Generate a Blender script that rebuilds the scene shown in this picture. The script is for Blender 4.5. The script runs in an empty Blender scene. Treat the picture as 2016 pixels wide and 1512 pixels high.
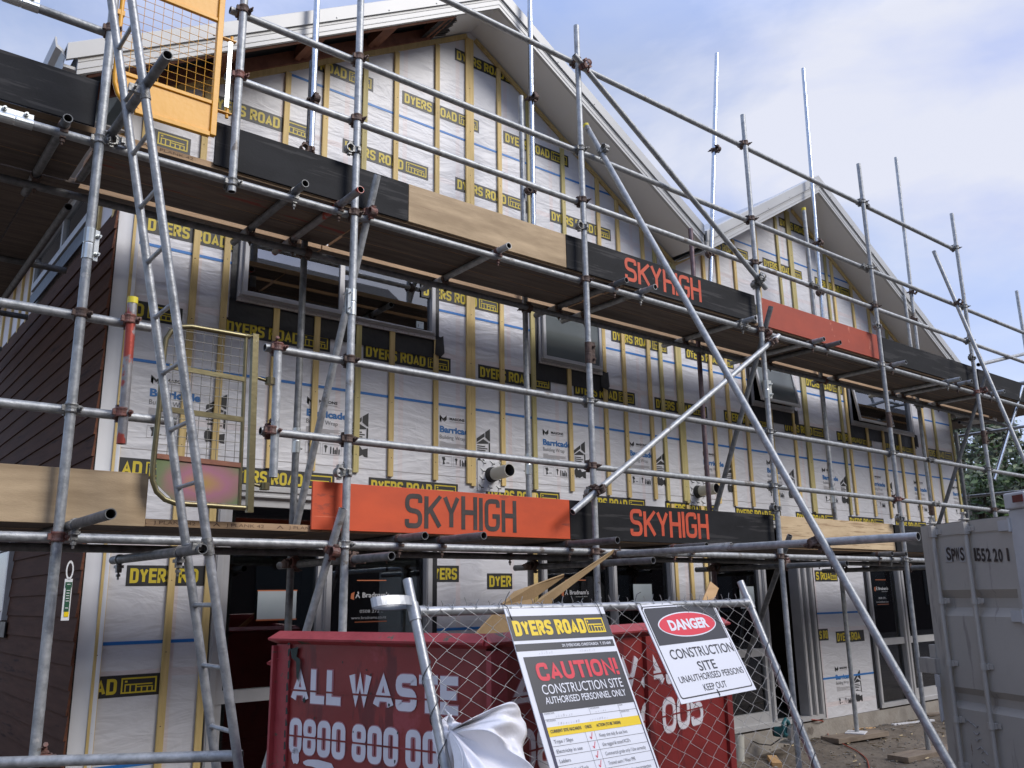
import bpy, bmesh, math, random
import numpy as np
from mathutils import Vector, Matrix, noise as mnoise
random.seed(7)
R_ = math.radians
C = bpy.context.scene.collection
S = bpy.context.scene

# ------------------------------------------------------------------ camera (eye is the origin, ground lies 1.62 m below it)
FPX, YAW, PITCH, ROLL = 1722.42, R_(38.9715), R_(13.6694), R_(-.916126)
def _axes():
    f = np.array([math.sin(YAW)*math.cos(PITCH), math.cos(YAW)*math.cos(PITCH), math.sin(PITCH)])
    r = np.array([math.cos(YAW), -math.sin(YAW), 0.]); u = np.cross(r, f)
    return math.cos(ROLL)*r+math.sin(ROLL)*u, -math.sin(ROLL)*r+math.cos(ROLL)*u, f
CR, CU, CF = _axes()
cam = bpy.data.cameras.new('camera'); cam.sensor_width = 36; cam.lens = FPX*36/2016
cam.clip_start = .05; cam.clip_end = 2000
co = bpy.data.objects.new('camera', cam); C.objects.link(co); S.camera = co
co.matrix_world = Matrix(((CR[0], CU[0], -CF[0], 0), (CR[1], CU[1], -CF[1], 0), (CR[2], CU[2], -CF[2], 0), (0, 0, 0, 1)))

# ------------------------------------------------------------------ light
S.view_settings.view_transform = 'Standard'; S.view_settings.look = 'None'
S.view_settings.exposure = 0.56; S.view_settings.gamma = 1
S.cycles.max_bounces = 8; S.cycles.transparent_max_bounces = 16
SUN_EL, SUN_AZ = R_(38), R_(152)         # azimuth clockwise from +Y
w = bpy.data.worlds.new('World'); S.world = w; w.use_nodes = True
wn, wl = w.node_tree.nodes, w.node_tree.links; wn.clear()
def N(t, **k):
    n = wn.new(t)
    for a, b in k.items(): setattr(n, a, b)
    return n
sky = N('ShaderNodeTexSky', sky_type='NISHITA', sun_disc=False, sun_elevation=SUN_EL, sun_rotation=SUN_AZ)
sky.air_density = 1.0; sky.dust_density = 1.0
tc = N('ShaderNodeTexCoord'); mp = N('ShaderNodeMapping'); mp.inputs['Scale'].default_value = (1.0, 1.0, 2.2)
mp.inputs['Location'].default_value = (7.1, 3.3, 1.0)
wl.new(tc.outputs['Generated'], mp.inputs['Vector'])
ns = N('ShaderNodeTexNoise'); ns.inputs['Scale'].default_value = 1.75; ns.inputs['Detail'].default_value = 8; ns.inputs['Roughness'].default_value = .56
ns.inputs['Distortion'].default_value = .35
wl.new(mp.outputs[0], ns.inputs['Vector'])
cr = N('ShaderNodeValToRGB'); cr.color_ramp.elements[0].position = .40; cr.color_ramp.elements[1].position = .63
cr.color_ramp.elements[0].color = (.20, .20, .20, 1); cr.color_ramp.elements[1].color = (.97, .97, .97, 1)
wl.new(ns.outputs['Fac'], cr.inputs[0])
# the cloud thickens towards the south-east (+X) and the horizon
sx = N('ShaderNodeSeparateXYZ'); wl.new(tc.outputs['Generated'], sx.inputs[0])
mx = N('ShaderNodeMapRange'); mx.inputs['From Min'].default_value = .15; mx.inputs['From Max'].default_value = .95
mx.inputs['To Min'].default_value = -.06; mx.inputs['To Max'].default_value = .50
wl.new(sx.outputs['X'], mx.inputs['Value'])
ad = N('ShaderNodeMath', operation='ADD', use_clamp=True); wl.new(cr.outputs[0], ad.inputs[0]); wl.new(mx.outputs[0], ad.inputs[1])
mix = N('ShaderNodeMixRGB'); mix.inputs[2].default_value = (5.3, 5.55, 6.5, 1)
n3 = N('ShaderNodeTexNoise'); n3.inputs['Scale'].default_value = 4.2; n3.inputs['Detail'].default_value = 6; n3.inputs['Distortion'].default_value = .3; wl.new(mp.outputs[0], n3.inputs['Vector'])
r3 = N('ShaderNodeValToRGB'); r3.color_ramp.elements[0].position = .36; r3.color_ramp.elements[1].position = .60; r3.color_ramp.elements[0].color = (.72, .79, 1, 1); r3.color_ramp.elements[1].color = (1, 1, 1, 1); wl.new(n3.outputs['Fac'], r3.inputs[0])
c3 = N('ShaderNodeMixRGB', blend_type='MULTIPLY'); c3.inputs[0].default_value = 1; c3.inputs[1].default_value = (5.3, 5.5, 6.35, 1); wl.new(r3.outputs[0], c3.inputs[2]); wl.new(c3.outputs[0], mix.inputs[2])
tint = N('ShaderNodeMixRGB', blend_type='MULTIPLY'); tint.inputs[0].default_value = 1; tint.inputs[2].default_value = (1.35, 1.40, 1.62, 1)
wl.new(sky.outputs[0], tint.inputs[1]); wl.new(ad.outputs[0], mix.inputs[0]); wl.new(tint.outputs[0], mix.inputs[1])
bg = N('ShaderNodeBackground'); bg.inputs['Strength'].default_value = .1
# an overcast sky is brighter overhead than near the horizon
zr = N('ShaderNodeMapRange'); zr.inputs['From Min'].default_value = .55; zr.inputs['From Max'].default_value = 1.0; zr.inputs['To Min'].default_value = 1.0; zr.inputs['To Max'].default_value = 2.5
wl.new(sx.outputs['Z'], zr.inputs['Value'])
zm = N('ShaderNodeVectorMath', operation='SCALE'); wl.new(mix.outputs[0], zm.inputs[0]); wl.new(zr.outputs[0], zm.inputs['Scale'])
wl.new(zm.outputs[0], bg.inputs[0])
wo = N('ShaderNodeOutputWorld'); wl.new(bg.outputs[0], wo.inputs[0])
sl = bpy.data.lights.new('sun', 'SUN'); sl.energy = 1.85; sl.angle = R_(26); sl.color = (1, .96, .90)
so = bpy.data.objects.new('sun', sl); C.objects.link(so)
sd = Vector((math.sin(SUN_AZ)*math.cos(SUN_EL), math.cos(SUN_AZ)*math.cos(SUN_EL), math.sin(SUN_EL)))
so.rotation_euler = sd.to_track_quat('Z', 'Y').to_euler(); so.location = sd*60

# ------------------------------------------------------------------ measuring: a line of sight of the survey meets a real plane
GZ = -1.62
def ray(x, y): return ((x-1008)/FPX)*CR-((y-756)/FPX)*CU+CF
def onY(x, y, Y): d = ray(x, y); return Vector(d*Y/d[1])
def onX(x, y, X): d = ray(x, y); return Vector(d*X/d[0])
def onZ(x, y, Z): d = ray(x, y); return Vector(d*Z/d[2])
def V(*a): return Vector(a)

# ------------------------------------------------------------------ materials
def mat(name, c1, c2=None, scale=6, detail=5, rough=.6, metal=0., bump=0., bscale=30, stretch=(1, 1, 1), spots=(), rnd=0., rr=0., spec=.5, lo=.35, hi=.65):
    """procedural paint/wood/metal: two tones of noise, optional chips (colour, scale, threshold, stretch), per-object tone"""
    m = bpy.data.materials.new(name); m.use_nodes = True; nt = m.node_tree; n, l = nt.nodes, nt.links
    b = n['Principled BSDF']; b.inputs['Roughness'].default_value = rough; b.inputs['Metallic'].default_value = metal
    b.inputs['Specular IOR Level'].default_value = spec
    c2 = c2 or tuple(v*.75 for v in c1)
    t = n.new('ShaderNodeTexCoord'); mp = n.new('ShaderNodeMapping'); mp.inputs['Scale'].default_value = stretch
    l.new(t.outputs['Object'], mp.inputs[0])
    vec = mp.outputs[0]
    oi = n.new('ShaderNodeObjectInfo')
    if rnd:
        va = n.new('ShaderNodeVectorMath'); va.operation = 'ADD'
        vs = n.new('ShaderNodeVectorMath'); vs.operation = 'SCALE'; vs.inputs['Scale'].default_value = 37.
        cb = n.new('ShaderNodeCombineXYZ')
        for i in range(3): l.new(oi.outputs['Random'], cb.inputs[i])
        l.new(cb.outputs[0], vs.inputs[0]); l.new(mp.outputs[0], va.inputs[0]); l.new(vs.outputs[0], va.inputs[1]); vec = va.outputs[0]
    no = n.new('ShaderNodeTexNoise'); no.inputs['Scale'].default_value = scale; no.inputs['Detail'].default_value = detail; no.inputs['Roughness'].default_value = .6
    l.new(vec, no.inputs['Vector'])
    ra = n.new('ShaderNodeValToRGB'); ra.color_ramp.elements[0].position = lo; ra.color_ramp.elements[1].position = hi
    ra.color_ramp.elements[0].color = (*c1, 1); ra.color_ramp.elements[1].color = (*c2, 1)
    l.new(no.outputs['Fac'], ra.inputs[0]); col = ra.outputs[0]
    for sc in spots:
        s2 = n.new('ShaderNodeTexNoise'); s2.inputs['Scale'].default_value = sc[1]; s2.inputs['Detail'].default_value = 6; s2.inputs['Roughness'].default_value = .65
        if len(sc) > 3:
            m2 = n.new('ShaderNodeMapping'); m2.inputs['Scale'].default_value = sc[3]; m2.inputs['Location'].default_value = (3.1*len(sc), 1.7, 5)
            l.new(vec, m2.inputs[0]); l.new(m2.outputs[0], s2.inputs['Vector'])
        else: l.new(vec, s2.inputs['Vector'])
        r2 = n.new('ShaderNodeValToRGB'); r2.color_ramp.elements[0].position = sc[2]; r2.color_ramp.elements[1].position = min(1, sc[2]+.04)
        l.new(s2.outputs['Fac'], r2.inputs[0])
        x = n.new('ShaderNodeMixRGB'); x.inputs[2].default_value = (*sc[0], 1); l.new(r2.outputs[0], x.inputs[0]); l.new(col, x.inputs[1]); col = x.outputs[0]
    if rnd:
        mr = n.new('ShaderNodeMapRange'); mr.inputs['To Min'].default_value = 1-rnd; mr.inputs['To Max'].default_value = 1+rnd
        l.new(oi.outputs['Random'], mr.inputs['Value'])
        hs = n.new('ShaderNodeHueSaturation'); l.new(mr.outputs[0], hs.inputs['Value']); l.new(col, hs.inputs['Color']); col = hs.outputs[0]
    l.new(col, b.inputs['Base Color'])
    if rr:
        m3 = n.new('ShaderNodeMapRange'); m3.inputs['To Min'].default_value = rough-rr; m3.inputs['To Max'].default_value = rough+rr
        l.new(no.outputs['Fac'], m3.inputs['Value']); l.new(m3.outputs[0], b.inputs['Roughness'])
    if bump:
        bn = n.new('ShaderNodeTexNoise'); bn.inputs['Scale'].default_value = bscale; bn.inputs['Detail'].default_value = 5; l.new(vec, bn.inputs['Vector'])
        bu = n.new('ShaderNodeBump'); bu.inputs['Strength'].default_value = bump; bu.inputs['Distance'].default_value = .02
        l.new(bn.outputs['Fac'], bu.inputs['Height']); l.new(bu.outputs[0], b.inputs['Normal'])
    return m

M = {}
M['tube'] = mat('galvanised_tube', (.27, .285, .29), (.45, .46, .465), 22, 6, .50, .40, .12, 60, spots=[((.20, .18, .16), 5, .62), ((.52, .51, .49), 13, .645), ((.22, .13, .085), 8, .715), ((.5, .5, .49), 55, .66)], rnd=.16, rr=.12)
M['tube_dark'] = mat('weathered_tube', (.12, .125, .125), (.22, .222, .225), 20, 6, .55, .4, .12, 60, spots=[((.2, .19, .17), 50, .66)], rnd=.15)
M['tube_new'] = mat('bright_tube', (.50, .54, .58), (.66, .70, .74), 30, 4, .24, .85, .03, 60, rnd=.05)
M['tube_red'] = mat('red_daubed_tube', (.22, .21, .21), (.33, .32, .32), 18, 5, .5, .4, .1, 50, spots=[((.36, .06, .04), 4.2, .50, (1, 1, .6)), ((.25, .24, .23), 9, .60)])
M['tube_purple'] = mat('purple_grey_tube', (.13, .08, .09), (.20, .15, .16), 16, 5, .5, .35, .1, 50)
M['tube_in'] = mat('tube_inside', (.05, .05, .05), (.08, .075, .07), 20, 3, .8)
M['ladder'] = mat('ladder_steel', (.23, .24, .25), (.42, .43, .44), 16, 6, .46, .5, .15, 50, spots=[((.62, .62, .61), 22, .66, (1, 1, .45)), ((.12, .11, .1), 30, .7)], rr=.1)
M['cap'] = mat('yellow_cap', (.75, .62, .03), (.7, .58, .04), 5, 2, .45)
M['cl_rust'] = mat('rusty_coupler', (.085, .06, .05), (.15, .10, .08), 30, 5, .7, .3, .3, 60, rnd=.3)
M['cl_red'] = mat('red_coupler', (.20, .07, .05), (.12, .085, .075), 24, 5, .6, .1, .3, 60, rnd=.2)
M['cl_grey'] = mat('grey_coupler', (.16, .16, .155), (.30, .30, .29), 26, 5, .5, .6, .3, 60, rnd=.25)
M['zinc'] = mat('zinc_plate', (.55, .58, .57), (.68, .70, .68), 20, 3, .32, .7)
M['wood_red'] = mat('red_timber', (.17, .065, .038), (.27, .11, .06), 4, 6, .7, 0, .1, 30, (3, 3, 3), rnd=.15)
def timber(name, c1, c2, stretch, knot=(.20, .11, .045), rnd=.16, sp=.70):
    return mat(name, c1, c2, 5, 7, .68, 0, .15, 50, stretch, spots=[(knot, 1.3, sp)], rnd=rnd, lo=.3, hi=.7)
M['batten'] = timber('batten_timber', (.56, .40, .15), (.74, .55, .24), (7, 7, .6))
M['batten_green'] = timber('treated_batten_timber', (.40, .34, .13), (.56, .46, .20), (7, 7, .6))
M['plank'] = mat('scaffold_plank', (.085, .066, .052), (.155, .118, .092), 4, 7, .8, 0, .3, 40, (.5, 6, 6), spots=[((.06, .04, .03), 2.2, .62, (.5, 3, 3)), ((.30, .24, .18), 6, .68, (.6, 3, 3))], rnd=.22)
M['plank_edge'] = mat('plank_end_grain', (.34, .22, .125), (.46, .31, .18), 4, 7, .75, 0, .2, 40, (.5, 8, 8), spots=[((.16, .10, .06), 2, .64, (.5, 5, 5))], rnd=.2)
M['plank_red'] = mat('red_painted_plank', (.105, .072, .052), (.19, .135, .098), 4, 5, .7, 0, .2, 30, (.6, 4, 4), spots=[((.22, .035, .022), 1.9, .56, (1.2, 2, 2))])
M['ply'] = mat('plywood', (.31, .22, .125), (.50, .37, .225), 2.0, 8, .72, 0, .12, 60, (.9, 9, 5), spots=[((.22, .13, .07), 3, .68, (.8, 4, 6)), ((.62, .50, .34), 2, .66, (.4, 3, 5))], rnd=.10)
M['ply_figure'] = mat('figured_plywood', (.50, .36, .21), (.63, .48, .29), 3.2, 3, .7, 0, .12, 60, (.8, 5, 4), spots=[((.36, .24, .13), 5, .56, (.6, 3, 3))])
M['board_black'] = mat('black_painted_board', (.007, .0072, .0085), (.014, .0145, .0165), 3, 7, .72, 0, .05, 60, (1, 3, 2), spots=[((.034, .033, .034), 3.0, .55, (.35, 2, 2.6)), ((.085, .083, .08), 5, .66, (.3, 2, 2.4)), ((.14, .13, .125), 34, .74, (.5, 1, 1.4))], rnd=.25, spec=.25)
M['board_orange'] = mat('orange_painted_board', (.62, .085, .022), (.50, .068, .02), 2.2, 7, .55, 0, .03, 70, (1, 3, 2), spots=[((.72, .20, .10), 5, .665, (.2, 2, 4)), ((.36, .06, .025), 3, .62, (.8, 2, 1.2)), ((.20, .05, .03), 22, .71), ((.78, .52, .40), 40, .745)], rnd=.05)
M['board_orange_faded'] = mat('faded_orange_board', (.37, .055, .022), (.30, .045, .02), 2.4, 7, .62, 0, .03, 70, (1, 3, 2), spots=[((.5, .15, .09), 2.4, .62, (1.6, 2, .4)), ((.30, .05, .025), 4, .64, (.6, 2, 1)), ((.6, .4, .32), 40, .745)])
M['paint_black'] = mat('black_lettering', (.028, .024, .022), (.06, .045, .04), 9, 6, .6, spots=[((.30, .06, .03), 26, .71)])
M['paint_orange'] = mat('orange_lettering', (.60, .085, .03), (.46, .06, .025), 9, 6, .6, spots=[((.05, .04, .04), 26, .73)])
M['wood_text'] = mat('burnt_stamp', (.10, .06, .04), (.16, .10, .06), 20, 3, .8)
M['black'] = mat('printed_black', (.018, .018, .019), (.026, .026, .027), 6, 3, .5)
M['yellow'] = mat('printed_yellow', (.62, .48, .03), (.54, .42, .03), 3, 3, .5)
M['blue'] = mat('printed_blue', (.02, .16, .47), (.025, .18, .5), 3, 3, .5)
M['blue_text'] = mat('printed_blue_letters', (.02, .13, .36), (.03, .16, .4), 3, 3, .5)
M['grey_text'] = mat('printed_grey', (.10, .10, .105), (.13, .13, .13), 3, 3, .5)
M['fine_text'] = mat('printed_fine_lines', (.30, .28, .28), (.36, .34, .34), 3, 3, .5)
M['tape'] = mat('black_flashing_tape', (.012, .012, .014), (.022, .022, .025), 3, 5, .42, 0, .35, 9)
M['foil'] = mat('silver_corner_flashing', (.76, .76, .76), (.84, .84, .84), 1.4, 4, .35, .0, .10, 7)
M['alu'] = mat('grey_aluminium', (.44, .435, .43), (.49, .485, .48), 6, 3, .38, .1)
M['alu_dark'] = mat('dark_joinery', (.05, .05, .052), (.06, .06, .062), 6, 3, .45, .2)
M['sill'] = mat('sill_flashing', (.42, .39, .37), (.50, .46, .44), 9, 4, .5, .2, spots=[((.10, .07, .06), 40, .70)])
M['fascia'] = mat('painted_steel_fascia', (.42, .42, .41), (.47, .47, .455), 1.2, 4, .35, 0, .02, 8)
M['roofing'] = mat('painted_steel_roofing', (.42, .42, .41), (.47, .47, .46), 2, 4, .35, .1)
M['soffit'] = mat('soffit_board', (.66, .655, .64), (.71, .70, .685), .8, 4, .75, 0, .04, 20)
M['underlay'] = mat('black_roof_underlay', (.012, .011, .011), (.02, .018, .018), 5, 3, .7)
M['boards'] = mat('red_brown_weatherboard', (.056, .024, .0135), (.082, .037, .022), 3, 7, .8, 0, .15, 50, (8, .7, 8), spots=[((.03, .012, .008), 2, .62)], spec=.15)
M['boards_end'] = mat('raw_board_ends', (.10, .035, .017), (.17, .06, .028), 30, 4, .8, 0, .4, 40)
M['concrete'] = mat('slab_concrete', (.27, .24, .205), (.36, .33, .285), 5, 7, .85, 0, .35, 25, spots=[((.17, .145, .12), 3, .62)])
M['dirt'] = mat('bare_dirt', (.115, .092, .070), (.19, .158, .122), 5, 9, .95, 0, .7, 22, spots=[((.26, .23, .19), 45, .66), ((.07, .055, .043), 1.6, .6)])
M['stone'] = mat('gravel', (.17, .155, .135), (.30, .28, .25), 9, 4, .9, 0, .2, 60)
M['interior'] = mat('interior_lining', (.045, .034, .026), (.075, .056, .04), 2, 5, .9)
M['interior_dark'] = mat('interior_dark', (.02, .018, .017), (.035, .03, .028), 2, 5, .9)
M['stud'] = mat('pine_framing', (.36, .22, .12), (.44, .28, .16), 4, 5, .8, 0, .1, 30, (5, 5, .7))
M['pvc'] = mat('pvc_pipe', (.50, .49, .43), (.55, .54, .48), 5, 3, .4)
M['rubber'] = mat('black_rubber', (.02, .02, .021), (.03, .03, .03), 8, 3, .6)
M['flange'] = mat('white_flange', (.66, .66, .68), (.72, .72, .73), 5, 3, .45)
M['ygate'] = mat('yellow_gate_paint', (.76, .37, .018), (.70, .34, .02), 2.2, 6, .42, 0, .05, 30, spots=[((.80, .52, .16), 24, .74), ((.16, .10, .05), 18, .76)], rr=.08)
M['gold'] = mat('gold_passivated_steel', (.15, .125, .07), (.21, .185, .10), 6, 5, .36, .7, .05, 40, spots=[((.66, .64, .58), 9, .70)])
M['mesh_grey'] = mat('dull_mesh', (.16, .15, .13), (.22, .21, .18), 9, 3, .5, .5)
def irid():
    m = mat('iridescent_plate', (.3, .3, .3), (.3, .3, .3), 3, 4, .38, .55)
    nt = m.node_tree; n, l = nt.nodes, nt.links; b = n['Principled BSDF']
    t = n.new('ShaderNodeTexCoord'); g = n.new('ShaderNodeTexGradient'); g.gradient_type = 'SPHERICAL'
    mp = n.new('ShaderNodeMapping'); mp.inputs['Scale'].default_value = (3.2, .001, 5.6); l.new(t.outputs['Object'], mp.inputs[0])
    mp.inputs['Location'].default_value = (.205*3.2, 0, -.12*5.6)
    nz = n.new('ShaderNodeTexNoise'); nz.inputs['Scale'].default_value = 9; nz.inputs['Detail'].default_value = 4; l.new(t.outputs['Object'], nz.inputs['Vector'])
    va = n.new('ShaderNodeVectorMath'); va.operation = 'MULTIPLY_ADD'; va.inputs[1].default_value = (.35, .35, .35); l.new(nz.outputs['Color'], va.inputs[0]); l.new(mp.outputs[0], va.inputs[2])
    sb = n.new('ShaderNodeVectorMath'); sb.operation = 'SUBTRACT'; sb.inputs[1].default_value = (.175, .175, .175); l.new(va.outputs[0], sb.inputs[0])
    l.new(sb.outputs[0], g.inputs[0])
    r = n.new('ShaderNodeValToRGB'); e = r.color_ramp.elements
    e[0].position = 0; e[0].color = (.15, .20, .09, 1); e[1].position = 1; e[1].color = (.44, .29, .09, 1)
    for p_, c in ((.20, (.19, .23, .12, 1)), (.40, (.33, .19, .18, 1)), (.60, (.40, .18, .24, 1)), (.82, (.44, .25, .15, 1))): x = e.new(p_); x.color = c
    l.new(g.outputs[0], r.inputs[0]); l.new(r.outputs[0], b.inputs['Base Color'])
    return m
M['irid'] = irid()
M['tag_white'] = mat('white_plastic', (.72, .72, .70), (.76, .76, .74), 5, 2, .4)
M['tag_green'] = mat('green_print', (.012, .075, .035), (.018, .09, .045), 20, 3, .5)
M['bin'] = mat('red_bin_paint', (.19, .019, .017), (.25, .027, .024), 3, 7, .45, 0, .30, 4.5, spots=[((.30, .045, .05), 3, .63), ((.13, .016, .017), 2.2, .58, (2.5, 2.5, .6)), ((.055, .02, .016), 26, .69), ((.10, .045, .03), 9, .70, (2.5, 2.5, .35)), ((.012, .03, .026), 7, .68)], rr=.1)
M['bin_rim'] = mat('worn_lit_bin_rim', (.28, .035, .040), (.36, .055, .06), 5, 7, .5, 0, .2, 25, spots=[((.08, .085, .06), 9, .62, (1, 1, 2)), ((.16, .07, .045), 15, .64)])  # worn red, its base lightened for light on the lip and corner strip
M['bin_chip'] = mat('dark_green_chips', (.010, .028, .024), (.02, .035, .03), 20, 4, .6)
M['spray'] = mat('white_spray_paint', (.62, .60, .63), (.70, .68, .71), 6, 6, .7, spots=[((.13, .02, .025), 26, .72)])
M['spray_soft'] = mat('thin_spray_paint', (.44, .20, .22), (.36, .13, .15), 14, 7, .7)
M['fence'] = mat('galvanised_fence', (.30, .31, .32), (.42, .43, .44), 14, 6, .42, .55, .1, 40, spots=[((.60, .60, .59), 12, .64), ((.28, .13, .06), 30, .76)])
M['wire'] = mat('chain_wire', (.38, .38, .37), (.46, .46, .45), 20, 3, .45, .6)
M['wire_dark'] = mat('tie_wire', (.05, .05, .055), (.08, .08, .085), 20, 3, .5, .4)
M['card'] = mat('cardboard', (.25, .165, .075), (.31, .21, .10), 5, 6, .85, 0, .1, 60)
M['sign_white'] = mat('sign_white', (.75, .76, .80), (.78, .79, .83), 2, 3, .35)
M['sign_black'] = mat('sign_black', (.035, .035, .042), (.04, .04, .047), 3, 3, .38)
M['sign_red'] = mat('sign_red', (.72, .035, .06), (.70, .035, .06), 3, 3, .38)
M['sign_yellow'] = mat('sign_yellow', (.85, .60, .01), (.82, .58, .01), 3, 3, .38)
M['sign_grey'] = mat('sign_grey_text', (.13, .13, .14), (.15, .15, .16), 3, 3, .4)
M['sign_navy'] = mat('sign_navy', (.03, .03, .075), (.035, .035, .08), 3, 3, .4)
M['sign_faint'] = mat('faded_handwriting', (.42, .42, .44), (.70, .70, .73), 60, 3, .4)
M['sheet'] = mat('white_plastic_sheet', (.72, .70, .71), (.80, .78, .79), 2, 4, .38, 0, .35, 16, spots=[((.60, .57, .55), 4, .66)])
M['cont'] = mat('grey_container_paint', (.39, .37, .335), (.44, .42, .38), 1.6, 6, .42, 0, .06, 40, spots=[((.54, .53, .52), 30, .70), ((.30, .28, .26), 3.5, .60, (2.2, 2.2, .25)), ((.16, .10, .07), 9, .715, (2, 2, .35)), ((.20, .13, .09), 45, .745)], rr=.06)
M['cont_light'] = mat('pale_container_paint', (.42, .43, .44), (.52, .53, .53), 3, 6, .45, 0, .08, 30, spots=[((.2, .17, .15), 16, .7)])
M['cont_decal'] = mat('pale_decal', (.34, .34, .34), (.38, .38, .38), 6, 4, .5)
M['gasket'] = mat('dark_gasket', (.03, .03, .03), (.045, .045, .045), 9, 3, .7)
M['red_lens'] = mat('red_reflector', (.085, .012, .014), (.10, .015, .016), 5, 2, .25)
M['poster'] = mat('paper_notice', (.38, .43, .44), (.42, .46, .47), 4, 3, .6)
M['decal_white'] = mat('white_window_decal', (.58, .58, .58), (.62, .62, .62), 4, 2, .5)
M['decal_orange'] = mat('orange_window_decal', (.45, .13, .05), (.5, .15, .06), 4, 2, .5)
M['teal'] = mat('teal_plastic', (.01, .10, .12), (.015, .12, .14), 9, 3, .45)
M['steel'] = mat('tool_steel', (.35, .35, .36), (.45, .45, .46), 9, 3, .35, .8)
M['cord'] = mat('orange_red_cord', (.30, .045, .025), (.34, .06, .03), 9, 3, .55)
M['offcut'] = mat('fresh_timber', (.50, .30, .13), (.60, .38, .18), 4, 6, .75, 0, .1, 40, (.8, 6, 6))
M['sole'] = mat('sole_board_timber', (.19, .145, .105), (.27, .215, .16), 4, 7, .85, 0, .3, 30, (.8, 5, 5))
M['straw'] = mat('straw_bits', (.40, .31, .17), (.46, .37, .22), 9, 3, .9)
M['bark'] = mat('bark', (.09, .07, .055), (.15, .12, .095), 9, 6, .9, 0, .5, 20)
M['leaf'] = mat('green_leaves', (.045, .085, .016), (.085, .14, .03), 2.2, 4, .5, rnd=0)
M['leaf_dark'] = mat('dark_leaves', (.022, .034, .014), (.05, .066, .026), 2.2, 4, .6)
M['leaf_olive'] = mat('olive_leaves', (.05, .065, .022), (.095, .11, .042), 2.2, 4, .6)

def wrapmat():
    """off-white building wrap: faint pink framing showing through, creases"""
    m = mat('building_wrap', (.61, .605, .62), (.68, .675, .69), .9, 6, .46, 0)
    nt = m.node_tree; n, l = nt.nodes, nt.links; b = n['Principled BSDF']
    t = n.new('ShaderNodeTexCoord'); sp = n.new('ShaderNodeSeparateXYZ'); l.new(t.outputs['Object'], sp.inputs[0])
    def band(out, period, off, width):
        a = n.new('ShaderNodeMath'); a.operation = 'ADD'; a.inputs[1].default_value = off+100*period; l.new(out, a.inputs[0])
        d = n.new('ShaderNodeMath'); d.operation = 'MODULO'; d.inputs[1].default_value = period; l.new(a.outputs[0], d.inputs[0])
        c = n.new('ShaderNodeMath'); c.operation = 'LESS_THAN'; c.inputs[1].default_value = width; l.new(d.outputs[0], c.inputs[0])
        return c.outputs[0]
    s1 = band(sp.outputs['X'], .57, .05, .045); s2 = band(sp.outputs['Z'], .82, -1.16+.82*3, .05)
    mxm = n.new('ShaderNodeMath'); mxm.operation = 'MAXIMUM'; l.new(s1, mxm.inputs[0]); l.new(s2, mxm.inputs[1])
    nz = n.new('ShaderNodeTexNoise'); nz.inputs['Scale'].default_value = 1.6; nz.inputs['Detail'].default_value = 3; l.new(t.outputs['Object'], nz.inputs[0])
    mu = n.new('ShaderNodeMath'); mu.operation = 'MULTIPLY'; l.new(mxm.outputs[0], mu.inputs[0]); l.new(nz.outputs['Fac'], mu.inputs[1])
    mu2 = n.new('ShaderNodeMath'); mu2.operation = 'MULTIPLY'; mu2.inputs[1].default_value = .75; l.new(mu.outputs[0], mu2.inputs[0])
    src = b.inputs['Base Color'].links[0].from_socket
    x = n.new('ShaderNodeMixRGB'); x.inputs[2].default_value = (.68, .54, .51, 1); l.new(mu2.outputs[0], x.inputs[0]); l.new(src, x.inputs[1]); l.new(x.outputs[0], b.inputs['Base Color'])
    mp = n.new('ShaderNodeMapping'); mp.inputs['Rotation'].default_value = (0, .5, 0); mp.inputs['Scale'].default_value = (.7, 1, 1.7); l.new(t.outputs['Object'], mp.inputs[0])
    w1 = n.new('ShaderNodeTexNoise'); w1.inputs['Scale'].default_value = 1.7; w1.inputs['Detail'].default_value = 5; w1.inputs['Distortion'].default_value = 1.5; l.new(mp.outputs[0], w1.inputs[0])
    mp2 = n.new('ShaderNodeMapping'); mp2.inputs['Rotation'].default_value = (0, -.6, 0); mp2.inputs['Scale'].default_value = (.6, 1, 2.2); l.new(t.outputs['Object'], mp2.inputs[0])
    w2 = n.new('ShaderNodeTexNoise'); w2.inputs['Scale'].default_value = 4; w2.inputs['Detail'].default_value = 2; w2.inputs['Distortion'].default_value = 2; l.new(mp2.outputs[0], w2.inputs[0])
    aa = n.new('ShaderNodeMath'); aa.operation = 'MULTIPLY_ADD'; aa.inputs[1].default_value = .4; l.new(w2.outputs['Fac'], aa.inputs[0]); l.new(w1.outputs['Fac'], aa.inputs[2])
    bu = n.new('ShaderNodeBump'); bu.inputs['Strength'].default_value = .20; bu.inputs['Distance'].default_value = .10
    l.new(aa.outputs[0], bu.inputs['Height']); l.new(bu.outputs[0], b.inputs['Normal'])
    return m
M['wrap'] = wrapmat()
def glass(ior=3.0):
    m = bpy.data.materials.new('window_glass'); m.use_nodes = True; nt = m.node_tree; n, l = nt.nodes, nt.links; n.clear()
    o = n.new('ShaderNodeOutputMaterial'); mx = n.new('ShaderNodeMixShader'); t = n.new('ShaderNodeBsdfTransparent'); g = n.new('ShaderNodeBsdfGlossy')
    t.inputs[0].default_value = (.72, .78, .77, 1); g.inputs['Roughness'].default_value = .01; g.inputs[0].default_value = (.95, .97, 1, 1)
    f = n.new('ShaderNodeFresnel'); f.inputs[0].default_value = ior
    l.new(f.outputs[0], mx.inputs[0]); l.new(t.outputs[0], mx.inputs[1]); l.new(g.outputs[0], mx.inputs[2]); l.new(mx.outputs[0], o.inputs[0])
    return m
M['glass'] = glass(); M['glass_low'] = glass(1.85)
M['frosted'] = mat('obscure_glass', (.10, .115, .11), (.13, .145, .14), 1.2, 3, .16, 0, .02, 120, spec=1.0)

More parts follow.
